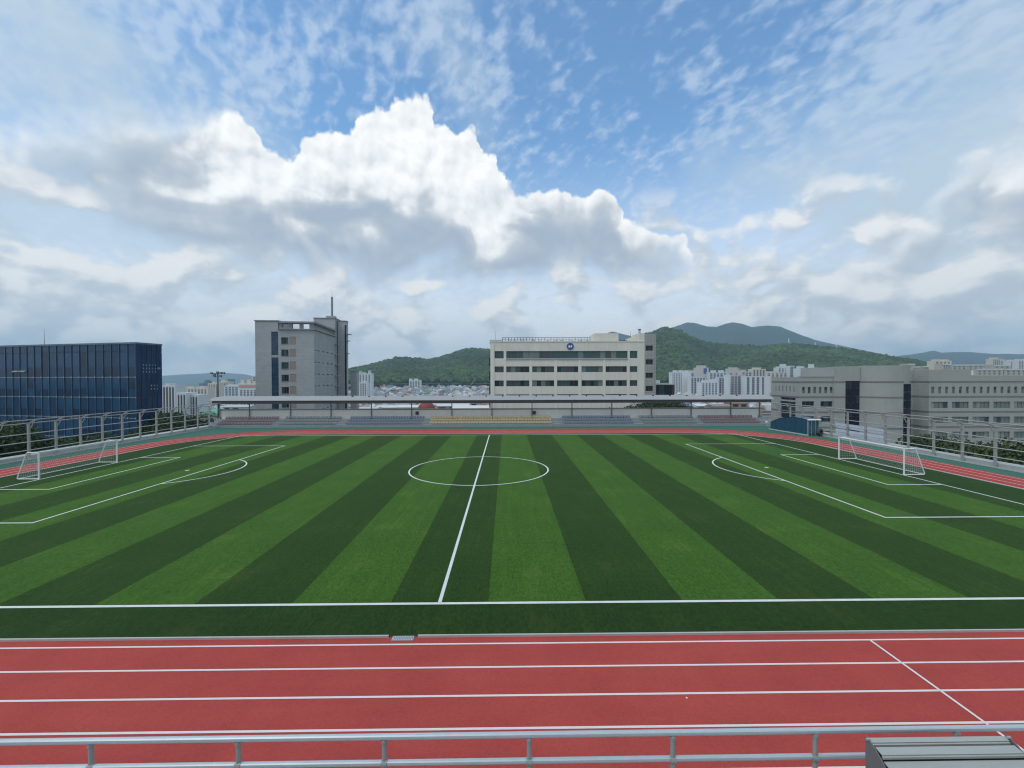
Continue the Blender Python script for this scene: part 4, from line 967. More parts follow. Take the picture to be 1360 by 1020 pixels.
# ------------------------------------------------------------------ grey school wing on the right
M['school'] = mat('school_stone', (0.345, 0.355, 0.34), .85, [(0.3, .08), (3.0, .05), ((1.0, 1.0, .10), .11)])
M['school_band'] = mat('school_band', (0.185, 0.19, 0.19), .8, [(0.5, .06)])
def school():
    Y0 = 115.0; xo = PX(1062, Y0); g = empty('school_building', (xo, Y0, -12.0)); tag(g, 'long grey stone school building with a round stair drum', 'building')
    z = lambda py: PZ(py, Y0, 1062) + 12; lx = lambda px: PX(px, Y0) - xo
    zt = z(500.8)
    # left wing, front
    r1 = [(1065.5, 1069.2), (1073, 1076.8), (1080.2, 1084), (1087.5, 1091.2), (1095, 1098.8), (1102.3, 1106)]
    r2 = [(1065.5, 1081.4), (1090, 1105.9)]
    f1 = [(z(c), z(a), [(lx(p), lx(q)) for p, q in ops]) for a, c, ops in ((514, 522.4, r1), (533, 540.3, r2), (553, 560.3, r2), (573, 580.3, r2), (593, 600, r2))]
    b = MB(); facade(b, 0, lx(1107), 0, zt, f1, .4); b.box(.4, lx(1107), .4, 12.4, 0, zt - .4)
    # left wing, side face looking at the pitch
    ys = [PX(1, 1) * 0 + (xo / (ray(p, 505).x / ray(p, 505).y)) - Y0 for p in (1055.2, 1050, 1045.2, 1040.3, 1035.6, 1031.2)]
    sl = [(y, y + .42) for y in ys]
    ent = (1.6, 8.0)
    b2 = MB(Matrix.Translation((0, 12.4, 0)) @ Matrix.Rotation(R(-90), 4, 'Z'))
    fl = lambda a, c: (12.4 - c, 12.4 - a)
    facade(b2, 0, 12.0, 0, zt, [(z(520.8), z(513.6), [fl(*q) for q in sl]), (z(575), z(528.8), [fl(*ent)])], .4)
    off = len(b.v); b.v += b2.v; b.f += [tuple(i + off for i in f) for f in b2.f]
    b.build('wall', M['school'], g)
    for a, c in sl: pane(g, 'slit_window', (.30, c, z(520.8)), c - a, z(513.6) - z(520.8), M['dark'], R(-90), .08)
    w = (ent[1] - ent[0]) / 4
    for k in range(4):
        for q in range(4):
            hh = (z(528.8) - z(575)) / 4; pane(g, 'entrance_pane', (.26, ent[0] + (k + 1) * w - .05, z(575) + q * hh + .05), w - .1, hh - .1, random.choice((G_MID, G_DARK)), R(-90), .06)
    MB().box(-.25, .24, ent[0], ent[1], z(534.2), z(532.2)).build('entrance_transom', M['school'], g)
    for zb, zq, ops in f1:
        small = ops[0][1] - ops[0][0] < 1.2
        for a, c in ops:
            window(g, (a, .2, zb), c - a, zq - zb, 1 if small else 3, (G_CURT, G_MID) if small else (G_DARK, G_DARK, G_MID), M['fr_dark'], 0, .06, 2 if small else 1)
    # tall block with a dark glass strip
    za = z(487.6)
    b = MB(); b.box(lx(1107) + .003, lx(1122), -.25, 13, 0, za); b.box(lx(1122), lx(1141.5), -.25, 13, z(506), za); b.box(lx(1122), lx(1141.5), .3, 13, 0, z(506)); b.build('tall_block', M['school'], g)
    def strip(xa, xb, zlo, zhi, y, n, name):
        rows_ = max(3, round((zhi - zlo) / 1.95)); hh = (zhi - zlo) / rows_; ww = (xb - xa) / n
        for r in range(rows_):
            for q in range(n): pane(g, name, (xa + q * ww + .03, y, zlo + r * hh + .03), ww - .06, hh - .06, NAVY if (r % 2 or random.random() < .6) else NAVY2, 0, .06)
    strip(lx(1122), lx(1141.5), z(592), z(506), -.05, 4, 'strip_pane')
    # round stair drum
    cxm, rad = lx(1175), (lx(1209) - lx(1141)) / 2 * 1.12
    yc = math.sqrt(rad ** 2 - ((lx(1209) - lx(1141)) / 2) ** 2) + .4 - .0
    th = [math.pi + math.acos(min(1, (lx(1209) - lx(1141)) / 2 / rad)) + t for t in np.linspace(0, math.pi - 2 * math.acos((lx(1209) - lx(1141)) / 2 / rad), 29)]
    zd = z(486.0)
    xs0, xs1 = lx(1184.8), lx(1196.2)
    b = MB()
    arcp = [(cxm + rad * math.cos(t), yc + rad * math.sin(t)) for t in th]
    for p, q in zip(arcp, arcp[1:]):
        mid_ = (p[0] + q[0]) / 2; lo = z(510) if xs0 < mid_ < xs1 else 0
        b.loft([(*p, lo), (*q, lo), (*q, zd), (*p, zd)], [(p[0] * .94 + cxm * .06, p[1] + .5, lo), (q[0] * .94 + cxm * .06, q[1] + .5, lo), (q[0] * .94 + cxm * .06, q[1] + .5, zd), (p[0] * .94 + cxm * .06, p[1] + .5, zd)])
        if lo: b.loft([(*p, 0), (*q, 0), (*q, z(594)), (*p, z(594))], [(p[0], p[1] + .5, 0), (q[0], q[1] + .5, 0), (q[0], q[1] + .5, z(594)), (p[0], p[1] + .5, z(594))])
    b.prism([(cxm - rad * .8, yc), (cxm + rad * .8, yc), (cxm + rad * .8, yc + 9), (cxm - rad * .8, yc + 9)], 0, zd); b.build('stair_drum', M['school'], g)
    ymid = yc - math.sqrt(max(0, rad ** 2 - ((xs0 + xs1) / 2 - cxm) ** 2))
    strip(xs0 - .25, xs1 + .25, z(594), z(510), ymid + .35, 3, 'strip_pane')
    # recess and right wing
    xw = lx(1234)
    b = MB(); b.box(lx(1205), xw, 4.5, 12, 0, z(491.2))
    cols = [(1237 + 27.6 * k, 1259.5 + 27.6 * k) for k in range(8)]
    r1 = [(1237 + 9.2 * k, 1241 + 9.2 * k) for k in range(22)]
    f2 = [(z(c), z(a), [(lx(p), lx(q)) for p, q in ops]) for a, c, ops in ((514.2, 523, r1), (534.2, 542.6, cols), (554.2, 562.6, cols), (574.2, 582.6, cols), (594.2, 602.6, cols))]
    xend = lx(1470)
    facade(b, xw, xend, 0, z(499.6), f2, .4); b.box(xw, xend, .4, 16, 0, z(499.6) - .4); b.box(xw, lx(1290), .02, 6, z(499.6) + .003, z(491.4)); b.build('right_wing', M['school'], g)
    for n_, (zb, zq, ops) in enumerate(f2):
        for k, (a, c) in enumerate(ops):
            if n_ == 0: window(g, (a, .2, zb), c - a, zq - zb, 1, (G_CURT, G_MID, G_CURT), M['fr_dark'], 0, .07, 2)
            else: window(g, (a, .2, zb), c - a, zq - zb, 4, (G_DARK,) if (n_ == 1 and k == 0 and False) else (G_CURT, G_CURT, G_PALE, G_CURT, G_MID), M['fr_dark'], 0, .09)
    MB().box(lx(1290), lx(1293), .1, 5, z(499.6) + .003, z(492.6)).build('roof_post', M['white'], g)
    MB().box(lx(1290), xend, -.05, .4, z(499.6), z(498.4)).build('parapet_cap', M['concrete_light'], g)
    # string courses
    for py in (507.3, 527.3, 547.4, 567.5):
        b = MB(); h = .17
        b.box(-.07, lx(1107) - .01, -.08, -.002, z(py) - h, z(py) + h); b.box(-.08, -.002, 0, 12.2, z(py) - h, z(py) + h)
        b.box(lx(1107), lx(1122) - .02, -.33, -.252, z(py) - h, z(py) + h)
        for p, q in zip(arcp, arcp[1:]):
            if xs0 - .1 < (p[0] + q[0]) / 2 < xs1 + .1: continue
            e = 1.011; P1 = [(cxm + (a[0] - cxm) * e, yc + (a[1] - yc) * e) for a in (p, q)]
            b.loft([(*P1[0], z(py) - h), (*P1[1], z(py) - h), (*P1[1], z(py) + h), (*P1[0], z(py) + h)], [(*p, z(py) - h), (*q, z(py) - h), (*q, z(py) + h), (*p, z(py) + h)])
        b.box(lx(1205), xw, 4.42, 4.498, z(py) - h, z(py) + h); b.box(xw - .08, xw - .002, 0, 4.4, z(py) - h, z(py) + h); b.box(xw - .08, xend, -.08, -.002, z(py) - h, z(py) + h)
        b.build('string_course', M['school_band'], g)
    MB().box(-.1, lx(1107) - .01, -.1, .4, zt, zt + .25).build('parapet_cap', M['school'], g)
NAVY = glassm('strip_glass_a', (0.012, 0.018, 0.032)); NAVY2 = glassm('strip_glass_b', (0.030, 0.040, 0.058))
school()

# ------------------------------------------------------------------ apartment towers of the town
W_BLUE = band_mat('bay_blue', (0.075, 0.105, 0.14), (0.36, 0.39, 0.42), 2.9, .62); W_DARK = band_mat('bay_dark', (0.045, 0.055, 0.065), (0.30, 0.31, 0.31), 2.9, .66)
W_GREY = band_mat('bay_grey', (0.095, 0.11, 0.125), (0.34, 0.34, 0.335), 2.9, .6); W_SOLID = mat('bay_solid', (0.05, 0.055, 0.062), .5)
A_WHITE = mat('apartment_white', (0.62, 0.645, 0.66), .8, [(0.05, .05)]); A_CREAM = mat('apartment_cream', (0.62, 0.57, 0.48), .8, [(0.05, .06)]); A_PINK = mat('apartment_pink', (0.56, 0.50, 0.48), .8, [(0.05, .05)])
A_TAN = mat('apartment_tan', (0.46, 0.42, 0.35), .8, [(0.05, .06)]); A_GREEN = mat('apartment_green_trim', (0.40, 0.55, 0.42), .8); A_RED = mat('roof_red', (0.42, 0.17, 0.12), .8, [(0.1, .1)])
A_NAVY = mat('tower_navy', (0.07, 0.11, 0.16), .3, [(0.05, .2)]); A_BLUE = mat('panel_blue', (0.05, 0.10, 0.24), .6)
def apartment(px0, px1, py, Y, label, wall=A_WHITE, bays=(), bay=W_BLUE, heads=(), head_mat=None, depth=13.0, extras=(), bay_top=1.6):
    x0, x1 = PX(px0, Y), PX(px1, Y); zt = PZ(py, Y, (px0 + px1) / 2); xm = (x0 + x1) / 2; zb = float(ground_z(np.array(xm), np.array(Y))) - 2
    g = empty('apartment_tower', (x0, Y, zb)); tag(g, label, 'apartment tower', 'apartment towers of the town')
    w = x1 - x0; h = zt - zb
    b = MB(); b.box(0, w, 0, depth, 0, h - .8); b.box(-.15, w + .15, -.15, depth + .15, h - .8, h); b.build('wall', wall, g)
    for a, c in bays: MB().box(w * a, w * c, -.35, -.01, 2, h - bay_top).build('window_bay', bay, g)
    for a, c, up_ in heads:
        hh = up_ * Y / F_PX; MB().box(w * a, w * c, 2, 8, h, h + hh).build('roof_house', head_mat or wall, g); MB().box(w * a - .3, w * c + .3, 1.7, 8.3, h + hh, h + hh + .5).build('roof_house_cap', wall, g)
    for nm, a, c, q0, q1, mt in extras: MB().box(w * a, w * c, -.55, -.36, h - q0 * Y / F_PX, h - q1 * Y / F_PX).build(nm, mt, g)
    return g
ev = lambda n, s=.66, a=.04, b=.96: [(a + (b - a) * (k + (1 - s) / 2) / n, a + (b - a) * (k + (1 + s) / 2) / n) for k in range(n)]
# cluster in front of the green hill
apartment(892, 916.5, 494.2, 760, 'white gable-ended tower with small dotted windows at the edge of the hillside cluster', A_WHITE, ev(6, .4, .03, .56), W_GREY, ((.15, .34, 2.2), (.45, .64, 2.2), (.72, .95, 2)))
apartment(916.7, 940, 494.4, 830, 'white tower behind the blue-striped one, its flat top just showing', A_WHITE, ev(4, .7), W_BLUE, ((.05, .3, 2.2),))
apartment(925, 941, 488.2, 800, 'tallest white tower with a dark blue vertical stripe', A_PINK, (), W_BLUE, ((.12, .85, 2.6),), None, 13, (('blue_stripe', .58, .86, 8, .9, A_BLUE), ('blue_stripe', .62, .86, 30, 12, A_BLUE)))
apartment(916.8, 937.6, 500.4, 740, 'white slab with five dark window bays below the blue-striped tower', A_WHITE, ev(5, .62), W_DARK, ())
apartment(941.3, 966, 494.4, 790, 'broad white slab with grey-blue bays and two roof houses', A_WHITE, ev(5, .66), W_BLUE, ((.2, .42, 2.4), (.62, .84, 2.4)))
apartment(954.2, 967, 500.8, 735, 'narrow white block with three dark bays beside the low white tower', A_WHITE, ev(3, .66), W_DARK, ())
apartment(931, 954, 507.4, 620, 'low white tower with stepped roof standing in front of the cluster', A_WHITE, ev(5, .5), W_BLUE, ((.16, .46, 2.2), (.58, .86, 3.6)), None)
apartment(966.5, 969.8, 497.6, 700, 'slim blank white gable between two clusters of towers', A_WHITE)
apartment(968, 982, 489.4, 800, 'pale pink tower with a high square head', A_PINK, ((.1, .3), (.65, .85)), W_GREY, ((.1, .85, 1.2),), None, 13, (), 8)
apartment(969.9, 989, 497.9, 710, 'pinkish slab with four wide grey window bays', A_PINK, ev(4, .72), W_GREY, ())
apartment(984.5, 999, 493.2, 745, 'pale tower with a single dark roof vent next to the dotted cream tower', A_PINK, ev(3, .6), W_GREY, ((.1, .5, 1.8),), None)
apartment(999, 1017, 490.0, 765, 'cream tower with a grid of dark windows near its top', A_CREAM, ev(4, .5), W_DARK, ((.15, .7, 1.6),))
apartment(990, 1022.4, 499.6, 690, 'wide white slab with four narrow dark stripes next to the grey school', A_WHITE, [(.06, .16), (.27, .37), (.46, .56), (.68, .76)], W_DARK, (), None)
apartment(1017, 1047, 494.6, 760, 'cream row block with arched top windows showing above the school roof', A_CREAM, ev(5, .5), W_GREY, ((.05, .2, 1), (.3, .6, 1.2)))
apartment(1033, 1046, 488.0, 790, 'white tower with a square lantern top above the school roof', A_WHITE, ev(3, .5), W_BLUE, ((.05, .4, 1), (.45, .9, 4.2)))
apartment(1047.8, 1055, 485.8, 780, 'slender pale tower edged by a white fin above the school roof', A_WHITE, ((.25, .9),), W_BLUE)
apartment(1060, 1076.5, 489.2, 750, 'white tower with pink arches on its upper floors', A_WHITE, ((.2, .45), (.6, .9)), W_GREY, ((.1, .55, 2.8),), None)
apartment(1076.8, 1088, 488.2, 740, 'white tower with blue bays and a tall stair head above the school roof', A_WHITE, ((.15, .75),), W_BLUE, ((.05, .5, 4.6),), None)
apartment(1090, 1104.5, 488.4, 560, 'pale green plain block right behind the tall grey school block', mat('apartment_sage', (0.50, 0.54, 0.50), .8), ((.02, .14),), W_BLUE, (), None)
# towers to the left of the granite tower
apartment(211, 232.5, 511.5, 350, 'white tower with bold dark vertical stripes touching the blue glass block', A_WHITE, ev(5, .42), W_SOLID, ((.3, .5, 1.2),), None, 12)
apartment(234.5, 247, 521.6, 330, 'white tower with dark vertical stripes, shorter, with a plain gable', A_WHITE, ev(3, .42), W_SOLID, (), None, 12)
apartment(247.2, 263, 524.2, 335, 'white tower with dark stripes and pale grey bays just left of the stand canopy', A_WHITE, ev(4, .4), W_SOLID, (), None, 12)
apartment(247.5, 276, 515.4, 560, 'beige stepped tower block behind the striped white towers', A_CREAM, ev(6, .45), W_GREY, ((.0, .3, 2), (.55, .8, 2.2)))
apartment(276, 289.6, 509.0, 640, 'beige tower left of the floodlight mast', A_CREAM, ev(4, .45), W_GREY, ((.3, .6, 1.6),))
apartment(290.6, 303.6, 506.6, 660, 'beige tower right behind the floodlight mast', A_CREAM, ev(4, .45), W_GREY, ((.15, .55, 1.6),))
apartment(297.5, 317, 512.3, 560, 'white tower with blue-grey glass bays right of the floodlight mast', A_WHITE, ev(4, .6), W_BLUE, ((.1, .9, 1),))
apartment(317, 341.5, 509.0, 540, 'white tower with coral roof gables beside the granite tower', A_WHITE, ev(5, .5), W_GREY, ((.05, .24, 5), (.40, .58, 5), (.7, .98, 2)), A_CREAM, 13, (('coral_gable', .02, .98, 5.4, 2.2, mat('gable_coral', (0.50, 0.27, 0.22), .8)),), 8)
apartment(335, 345, 499.0, 620, 'cream tower peeping out beside the granite tower edge', A_CREAM, ev(2, .5), W_GREY)
apartment(264.5, 271, 509, 1500, 'far dark glass tower, lower of the pair on the skyline', A_NAVY); apartment(271.5, 278, 505.6, 1500, 'far dark glass tower, taller of the pair on the skyline', A_NAVY, (), W_BLUE, ((.2, .8, 1),))
apartment(301, 308.5, 503.8, 1450, 'far dark glass tower right of the floodlight mast', A_NAVY); apartment(291, 297.5, 504.6, 1700, 'far pale blue tower behind the floodlight lamps', A_NAVY)
# foot of the hill
apartment(476, 493.2, 496.0, 720, 'white tower with pale green roof trim next to the granite tower', A_WHITE, ev(4, .5), W_GREY, ((.02, .18, 3), (.30, .5, 1.4), (.72, .9, 3.6)), A_GREEN)
apartment(477.5, 487, 507.6, 600, 'lower white block in front of the green-trimmed tower', A_WHITE, ev(3, .5), W_GREY, ((.2, .8, 1),))
apartment(543.2, 558.4, 504.8, 900, 'lone white apartment tower at the foot of the green hill', A_WHITE, ev(4, .6), W_GREY, ((.0, .2, 1.6), (.42, .75, 1.6)))
# blocks above the school roof at the right
for args in ((1204, 1215, 483.0, 640, 'small tan block left of the stair drum skyline', A_TAN, 'low'), (1212, 1221, 486.6, 600, 'tan block half hidden by the school parapet', A_TAN, 'low'), (1225, 1233.5, 486.2, 600, 'squat tan block above the recess of the school', A_TAN, 'low'),
             (1241, 1263.5, 479.0, 650, 'cream slab tower with a white frame above the long school wing', A_CREAM, 'tall'), (1252, 1262, 483.2, 600, 'tan block in front of the framed cream slab', A_TAN, 'low'),
             (1264.5, 1284, 484.2, 640, 'long tan row of flats below the blue ridge', A_TAN, 'low'), (1284.3, 1307, 484.0, 640, 'second tan row of flats below the blue ridge with white balconies', A_TAN, 'low'),
             (1318, 1328, 476.4, 820, 'cream tower with twin heads at the end of the skyline', A_CREAM, 'tall'), (1328.5, 1337, 478.6, 830, 'cream tower with one head beside the twin-headed tower', A_CREAM, 'tall'),
             (1320, 1342, 484.4, 700, 'tan terrace block in front of the twin-headed tower', A_TAN, 'low'), (1342, 1351, 479.4, 800, 'white tower with blue-green bays near the picture edge', A_WHITE, 'tall'),
             (1352, 1366, 478.4, 790, 'white tower cut by the picture edge', A_WHITE, 'tall'), (1296, 1332, 489.6, 520, 'wide tan school hall with white window frames behind the parapet', A_TAN, 'wide'), (1334, 1372, 489.8, 520, 'wide tan hall at the picture edge behind the parapet', A_TAN, 'wide')):
    px0, px1, py, Y, lb, wl, kd = args
    apartment(px0, px1, py, Y, lb, wl, ev(4, .5) if kd == 'tall' else (ev(5, .3) if kd == 'wide' else ev(3, .35)), W_GREY, ((.1, .4, 1.5), (.6, .9, 1.5)) if kd == 'tall' else (), None, 12, (('white_band', 0, 1, 1.6, .2, A_WHITE),) if kd != 'tall' else ())

# ------------------------------------------------------------------ low houses filling the valley
house_walls = [mat('house_%d' % k, c, .85, [(0.2, .08)]) for k, c in enumerate(((.48, .47, .43), (.40, .38, .35), (.56, .56, .54), (.36, .33, .29), (.33, .25, .21), (.44, .46, .48)))]
house_roofs = [mat('house_roof_%d' % k, c, .8, [(0.3, .1)]) for k, c in enumerate(((.50, .50, .48), (.16, .30, .24), (.60, .61, .62), (.30, .22, .19), (.28, .34, .40), (.66, .66, .64), (.42, .20, .15)))]
H_WIN = band_mat('house_windows', (0.05, 0.06, 0.07), (0.45, 0.44, 0.42), 2.9, .5)
def house(x, y, w, d, h, rz, gable, wm, rm, label, group, nm='town_house'):
    z = float(ground_z(np.array(x), np.array(y))) - .5
    g = empty(nm, (x, y, z), rz); tag(g, label, 'house', group)
    MB().box(-w / 2, w / 2, -d / 2, d / 2, 0, h).build('wall', wm, g)
    if gable:
        b = MB(); e = .4; r = w * .28
        b.loft([(-w / 2 - e, -d / 2 - e, h), (w / 2 + e, -d / 2 - e, h), (0, -d / 2 - e, h + r)], [(-w / 2 - e, d / 2 + e, h), (w / 2 + e, d / 2 + e, h), (0, d / 2 + e, h + r)]); b.build('roof', rm, g)
    else:
        b = MB(); b.box(-w / 2 - .2, w / 2 + .2, -d / 2 - .2, d / 2 + .2, h, h + .5); b.box(-w * .2, w * .15, 0, d * .3, h + .5, h + 2.6); b.build('roof', rm, g)
    MB().box(-w * .38, w * .38, -d / 2 - .12, -d / 2 - .01, 1.0, h - .7).build('window_row', H_WIN, g)
rh = random.Random(4)
pts_h = []
tries = 0
while len(pts_h) < 285 and tries < 60000:
    tries += 1
    q = rh.random()
    if q < .50: px, Y = rh.uniform(462, 655), rh.uniform(430, 1000)
    elif q < .64: px, Y = rh.uniform(872, 1030), rh.uniform(430, 900)
    elif q < .90: px, Y = rh.uniform(212, 342), rh.uniform(280, 1300)
    else: px, Y = rh.uniform(655, 872), rh.uniform(430, 1000)
    x = PX(px, Y)
    if any((x - a) ** 2 + (Y - b_) ** 2 < 13.5 ** 2 for a, b_ in pts_h): continue
    pts_h.append((x, Y))
for x, y in pts_h:
    px = 680 + F_PX * x / y
    zone = 'left' if px < 400 else 'hill'
    house(x, y, rh.uniform(8, 15), rh.uniform(8, 13), rh.uniform(5, 12), rh.uniform(-.5, .5), rh.random() < .35, rh.choice(house_walls), rh.choice(house_roofs),
          'small low-rise house in the crowded district below the green hill' if zone == 'hill' else 'small low-rise house in the district among the distant striped towers',
          'houses below the green hill' if zone == 'hill' else 'houses among the distant towers')
def town_mass():
    """the houses past the three hundred built singly: one mass of small roofs"""
    b = {k: MB() for k in range(8)}; r = random.Random(21); n = 0; seen = list(pts_h); grid = {}
    for q in seen: grid.setdefault((int(q[0] // 14), int(q[1] // 14)), []).append(q)
    for _ in range(9000):
        px, Y = (r.uniform(455, 660), r.uniform(520, 1000)) if r.random() < .6 else ((r.uniform(205, 345), r.uniform(500, 1800)) if r.random() < .6 else (r.uniform(870, 1040), r.uniform(520, 800)))
        x = PX(px, Y); k = (int(x // 14), int(Y // 14))
        if any((x - a_) ** 2 + (Y - c_) ** 2 < 90 for i in (-1, 0, 1) for j in (-1, 0, 1) for a_, c_ in grid.get((k[0] + i, k[1] + j), ())): continue
        grid.setdefault(k, []).append((x, Y)); n += 1
        z = float(ground_z(np.array(x), np.array(Y))) - .5; w, d, h = r.uniform(7, 14), r.uniform(7, 12), r.uniform(5, 11)
        m_ = b[r.randrange(8)]; m_.M = T((x, Y, z)) @ Matrix.Rotation(r.uniform(-.6, .6), 4, 'Z')
        m_.box(-w / 2, w / 2, -d / 2, d / 2, 0, h)
        if r.random() < .4: m_.loft([(-w / 2, -d / 2, h), (w / 2, -d / 2, h), (0, -d / 2, h + w * .27)], [(-w / 2, d / 2, h), (w / 2, d / 2, h), (0, d / 2, h + w * .27)])
        else: m_.box(-w * .2, w * .15, -1, d * .3, h, h + 2.4)
    v = []; f = []; mi = []
    for k, m_ in b.items():
        o_ = len(v); v += m_.v; f += [tuple(i + o_ for i in q) for q in m_.f]; mi += [k] * len(m_.f)
    me = bpy.data.meshes.new('town_houses'); me.from_pydata(v, [], f); me.update()
    for q in (house_walls[0], house_walls[2], house_walls[1], house_roofs[2], house_roofs[5], house_walls[3], house_roofs[4], house_walls[5]): me.materials.append(q)
    me.polygons.foreach_set('material_index', mi)
    tag(link('town_houses', me), 'far mass of tiny pale houses packed at the hill foot', 'houses', kind='stuff')
town_mass()
# pale workshop roofs right behind the stand wall
sheds = [(470, 500, 541.0, 300, 0), (498, 530, 539.0, 330, 2), (528, 556, 538.5, 310, 5), (580, 622, 536.6, 290, 2), (600, 652, 539.4, 240, 5), (556, 580, 536.0, 380, 0), (575, 640, 533.5, 420, 2),
         (905, 925, 538.5, 320, 4), (926, 942, 537.0, 360, 5), (948, 972, 537.4, 330, 3), (972, 994, 533.6, 380, 6), (295, 330, 538.4, 360, 0), (272, 296, 545.5, 240, 2)]
for k, (p0, p1, py, Y, rm) in enumerate(sheds):
    x0, x1 = PX(p0, Y), PX(p1, Y); zt = PZ(py, Y, (p0 + p1) / 2); x = (x0 + x1) / 2; z = float(ground_z(np.array(x), np.array(Y))) - 1
    g = empty('workshop', (x, Y, z)); w = x1 - x0; h = zt - z
    what = ['pale grey workshop roof just right of the granite tower', 'white workshop roof left of the red dome', 'white flat roof touching the red dome on its left', 'white workshop with louvred strip right of the red dome', 'long white low roof in front, beside the cream building',
            'grey roof behind the red dome', 'long white shed behind the louvred workshop', 'blue-grey canopy roof below the white apartments', 'white roof beside the blue-grey canopy', 'brown-grey hall roof below the pink slab',
            'reddish-brown roof under the right end of the canopy', 'grey workshop roof under the left end of the canopy', 'white shed roof by the left end of the stand'][k]
    tag(g, what, 'workshop')
    MB().box(-w / 2, w / 2, 0, 14, 0, h - 1.2).build('wall', house_walls[k % 6], g)
    b = MB(); b.loft([(-w / 2 - .4, -.5, h - 1.2), (w / 2 + .4, -.5, h - 1.2), (w / 2 + .4, 7, h), (-w / 2 - .4, 7, h)], [(-w / 2 - .4, -.5, h - 1.5), (w / 2 + .4, -.5, h - 1.5), (w / 2 + .4, 14.5, h - 1.4), (-w / 2 - .4, 14.5, h - 1.4)]); b.build('roof', house_roofs[rm], g)
    for q in range(max(2, int(w / 7))): MB().box(-w / 2 + 1.2 + q * 7, -w / 2 + 5.6 + q * 7, -.12, -.01, h - 4.2, h - 2.2).build('window', G_DARK, g)
# red dome
def dome():
    Y = 170.0; c = at(566.5, 542, Y); r = 11.5 * Y / F_PX; g = empty('domed_hall', (c.x, Y, -12)); tag(g, 'round hall with a dark red domed roof behind the stand wall', 'hall')
    zb = c.z + 12 - .5; n = 24
    MB().prism([(r * .98 * math.cos(t), r * .98 * math.sin(t)) for t in np.linspace(0, 2 * math.pi, n + 1)[:-1]], 0, zb).build('wall', house_walls[2], g)
    b = MB(); m_ = 8; hh = PZ(533.2, Y, 566) + 12 - zb
    rows = [[(r * math.cos(math.pi / 2 * j / m_) * math.cos(2 * math.pi * k / n), r * math.cos(math.pi / 2 * j / m_) * math.sin(2 * math.pi * k / n), zb + hh * math.sin(math.pi / 2 * j / m_)) for k in range(n)] for j in range(m_ + 1)]
    for j in range(m_):
        for k in range(n): b.quad(rows[j][k], rows[j][(k + 1) % n], rows[j + 1][(k + 1) % n], rows[j + 1][k])
    b.build('dome', mat('dome_red', (0.27, 0.052, 0.048), .7, [(0.6, .12)]), g, smooth=True)
dome()
# green roofed shed at the stand's left end
house(PX(287, 210), 210, 8, 14, PZ(545, 210, 287) + 16.5, R(12), True, house_walls[2], mat('roof_mint', (0.16, 0.50, 0.34), .6), 'shed with a bright mint green gable roof behind the left end of the stand', None, 'green_shed')

# ------------------------------------------------------------------ floodlight, pylons, crane
def floodlight():
    Y = 112.0; c = at(289.3, 497, Y); g = empty('floodlight_mast', (c.x, Y, -12)); tag(g, 'dark floodlight mast with two rows of lamps above the stand', 'floodlight')
    zt = c.z + 12; MB().tube((0, 0, 0), (0, 0, zt + .6), .22, 10, .12).build('pole', M['dark'], g)
    for z, w in ((zt + .2, 1.6), (zt - .5, .85)): MB().box(-w, w, -.05, .05, z - .05, z + .05).build('crossarm', M['dark'], g)
    for x, z in ((-1.5, zt + .25), (0.0, zt + .45), (.85, zt + .3), (1.55, zt + .25), (-.8, zt - .1), (-.75, zt - .55), (.75, zt - .5)):
        l = MB().box(-.26, .26, -.22, .16, -.2, .22).build('lamp', M['dark'], g, (x, -.1, z)); MB().box(-.2, .2, -.25, -.222, -.14, .16).build('lens', M['steel'], l)
floodlight()
def pylon(px, py0, py1, Y, label):
    a = at(px, py0, Y); h = (py0 - py1) * Y / F_PX; g = empty('power_pylon', (a.x, Y, a.z - 12)); tag(g, label, 'pylon', 'pylons on the hill'); h += 12; w = 2.6
    b = MB()
    for sx in (-1, 1):
        for sy in (-1, 1): b.tube((sx * w, sy * w, 0), (sx * .4, sy * .4, h), .42, 4, .3)
    for k in range(6):
        t, u = k / 6, (k + 1) / 6; wa, wb = w + (.4 - w) * t, w + (.4 - w) * u
        b.tube((-wa, -wa, h * t), (wb, -wb, h * u), .2, 4); b.tube((wa, -wa, h * t), (-wb, -wb, h * u), .2, 4)
    b.build('lattice', M['white'], g)
    for q in (.72, .85, .97): MB().box(-3.4 * (1.3 - q * .4), 3.4 * (1.3 - q * .4), -.3, .3, h * q, h * q + .6).build('crossarm', M['white'], g)
for px, y0, y1, Y, lb in ((1047.5, 456, 449.0, 1690, 'tallest white power pylon on the hill crest'), (1083, 460, 454.5, 1690, 'white power pylon second along the hill crest'), (1110.5, 462, 456.5, 1690, 'white power pylon third along the hill crest'),
                          (1136, 466, 461.0, 1690, 'white power pylon where the crest drops'), (1152.5, 486.5, 479.6, 1300, 'white power pylon low on the slope above the school')):
    pylon(px, y0, y1, Y, lb)
def crane():
    Y = 900.0; a = at(624, 515, Y); b_ = at(631, 502.5, Y); g = empty('mobile_crane', (a.x, Y, a.z)); tag(g, 'thin yellowish crane boom slanting up on the hill foot', 'crane')
    MB().tube((0, 0, 1.5), (b_.x - a.x, 0, b_.z - a.z), .5, 6, .3).build('boom', mat('crane_yellow', (0.50, 0.42, 0.20), .6), g); MB().box(-3, 3, -1.5, 1.5, -2, 1.5).build('chassis', M['dark'], g)
crane()

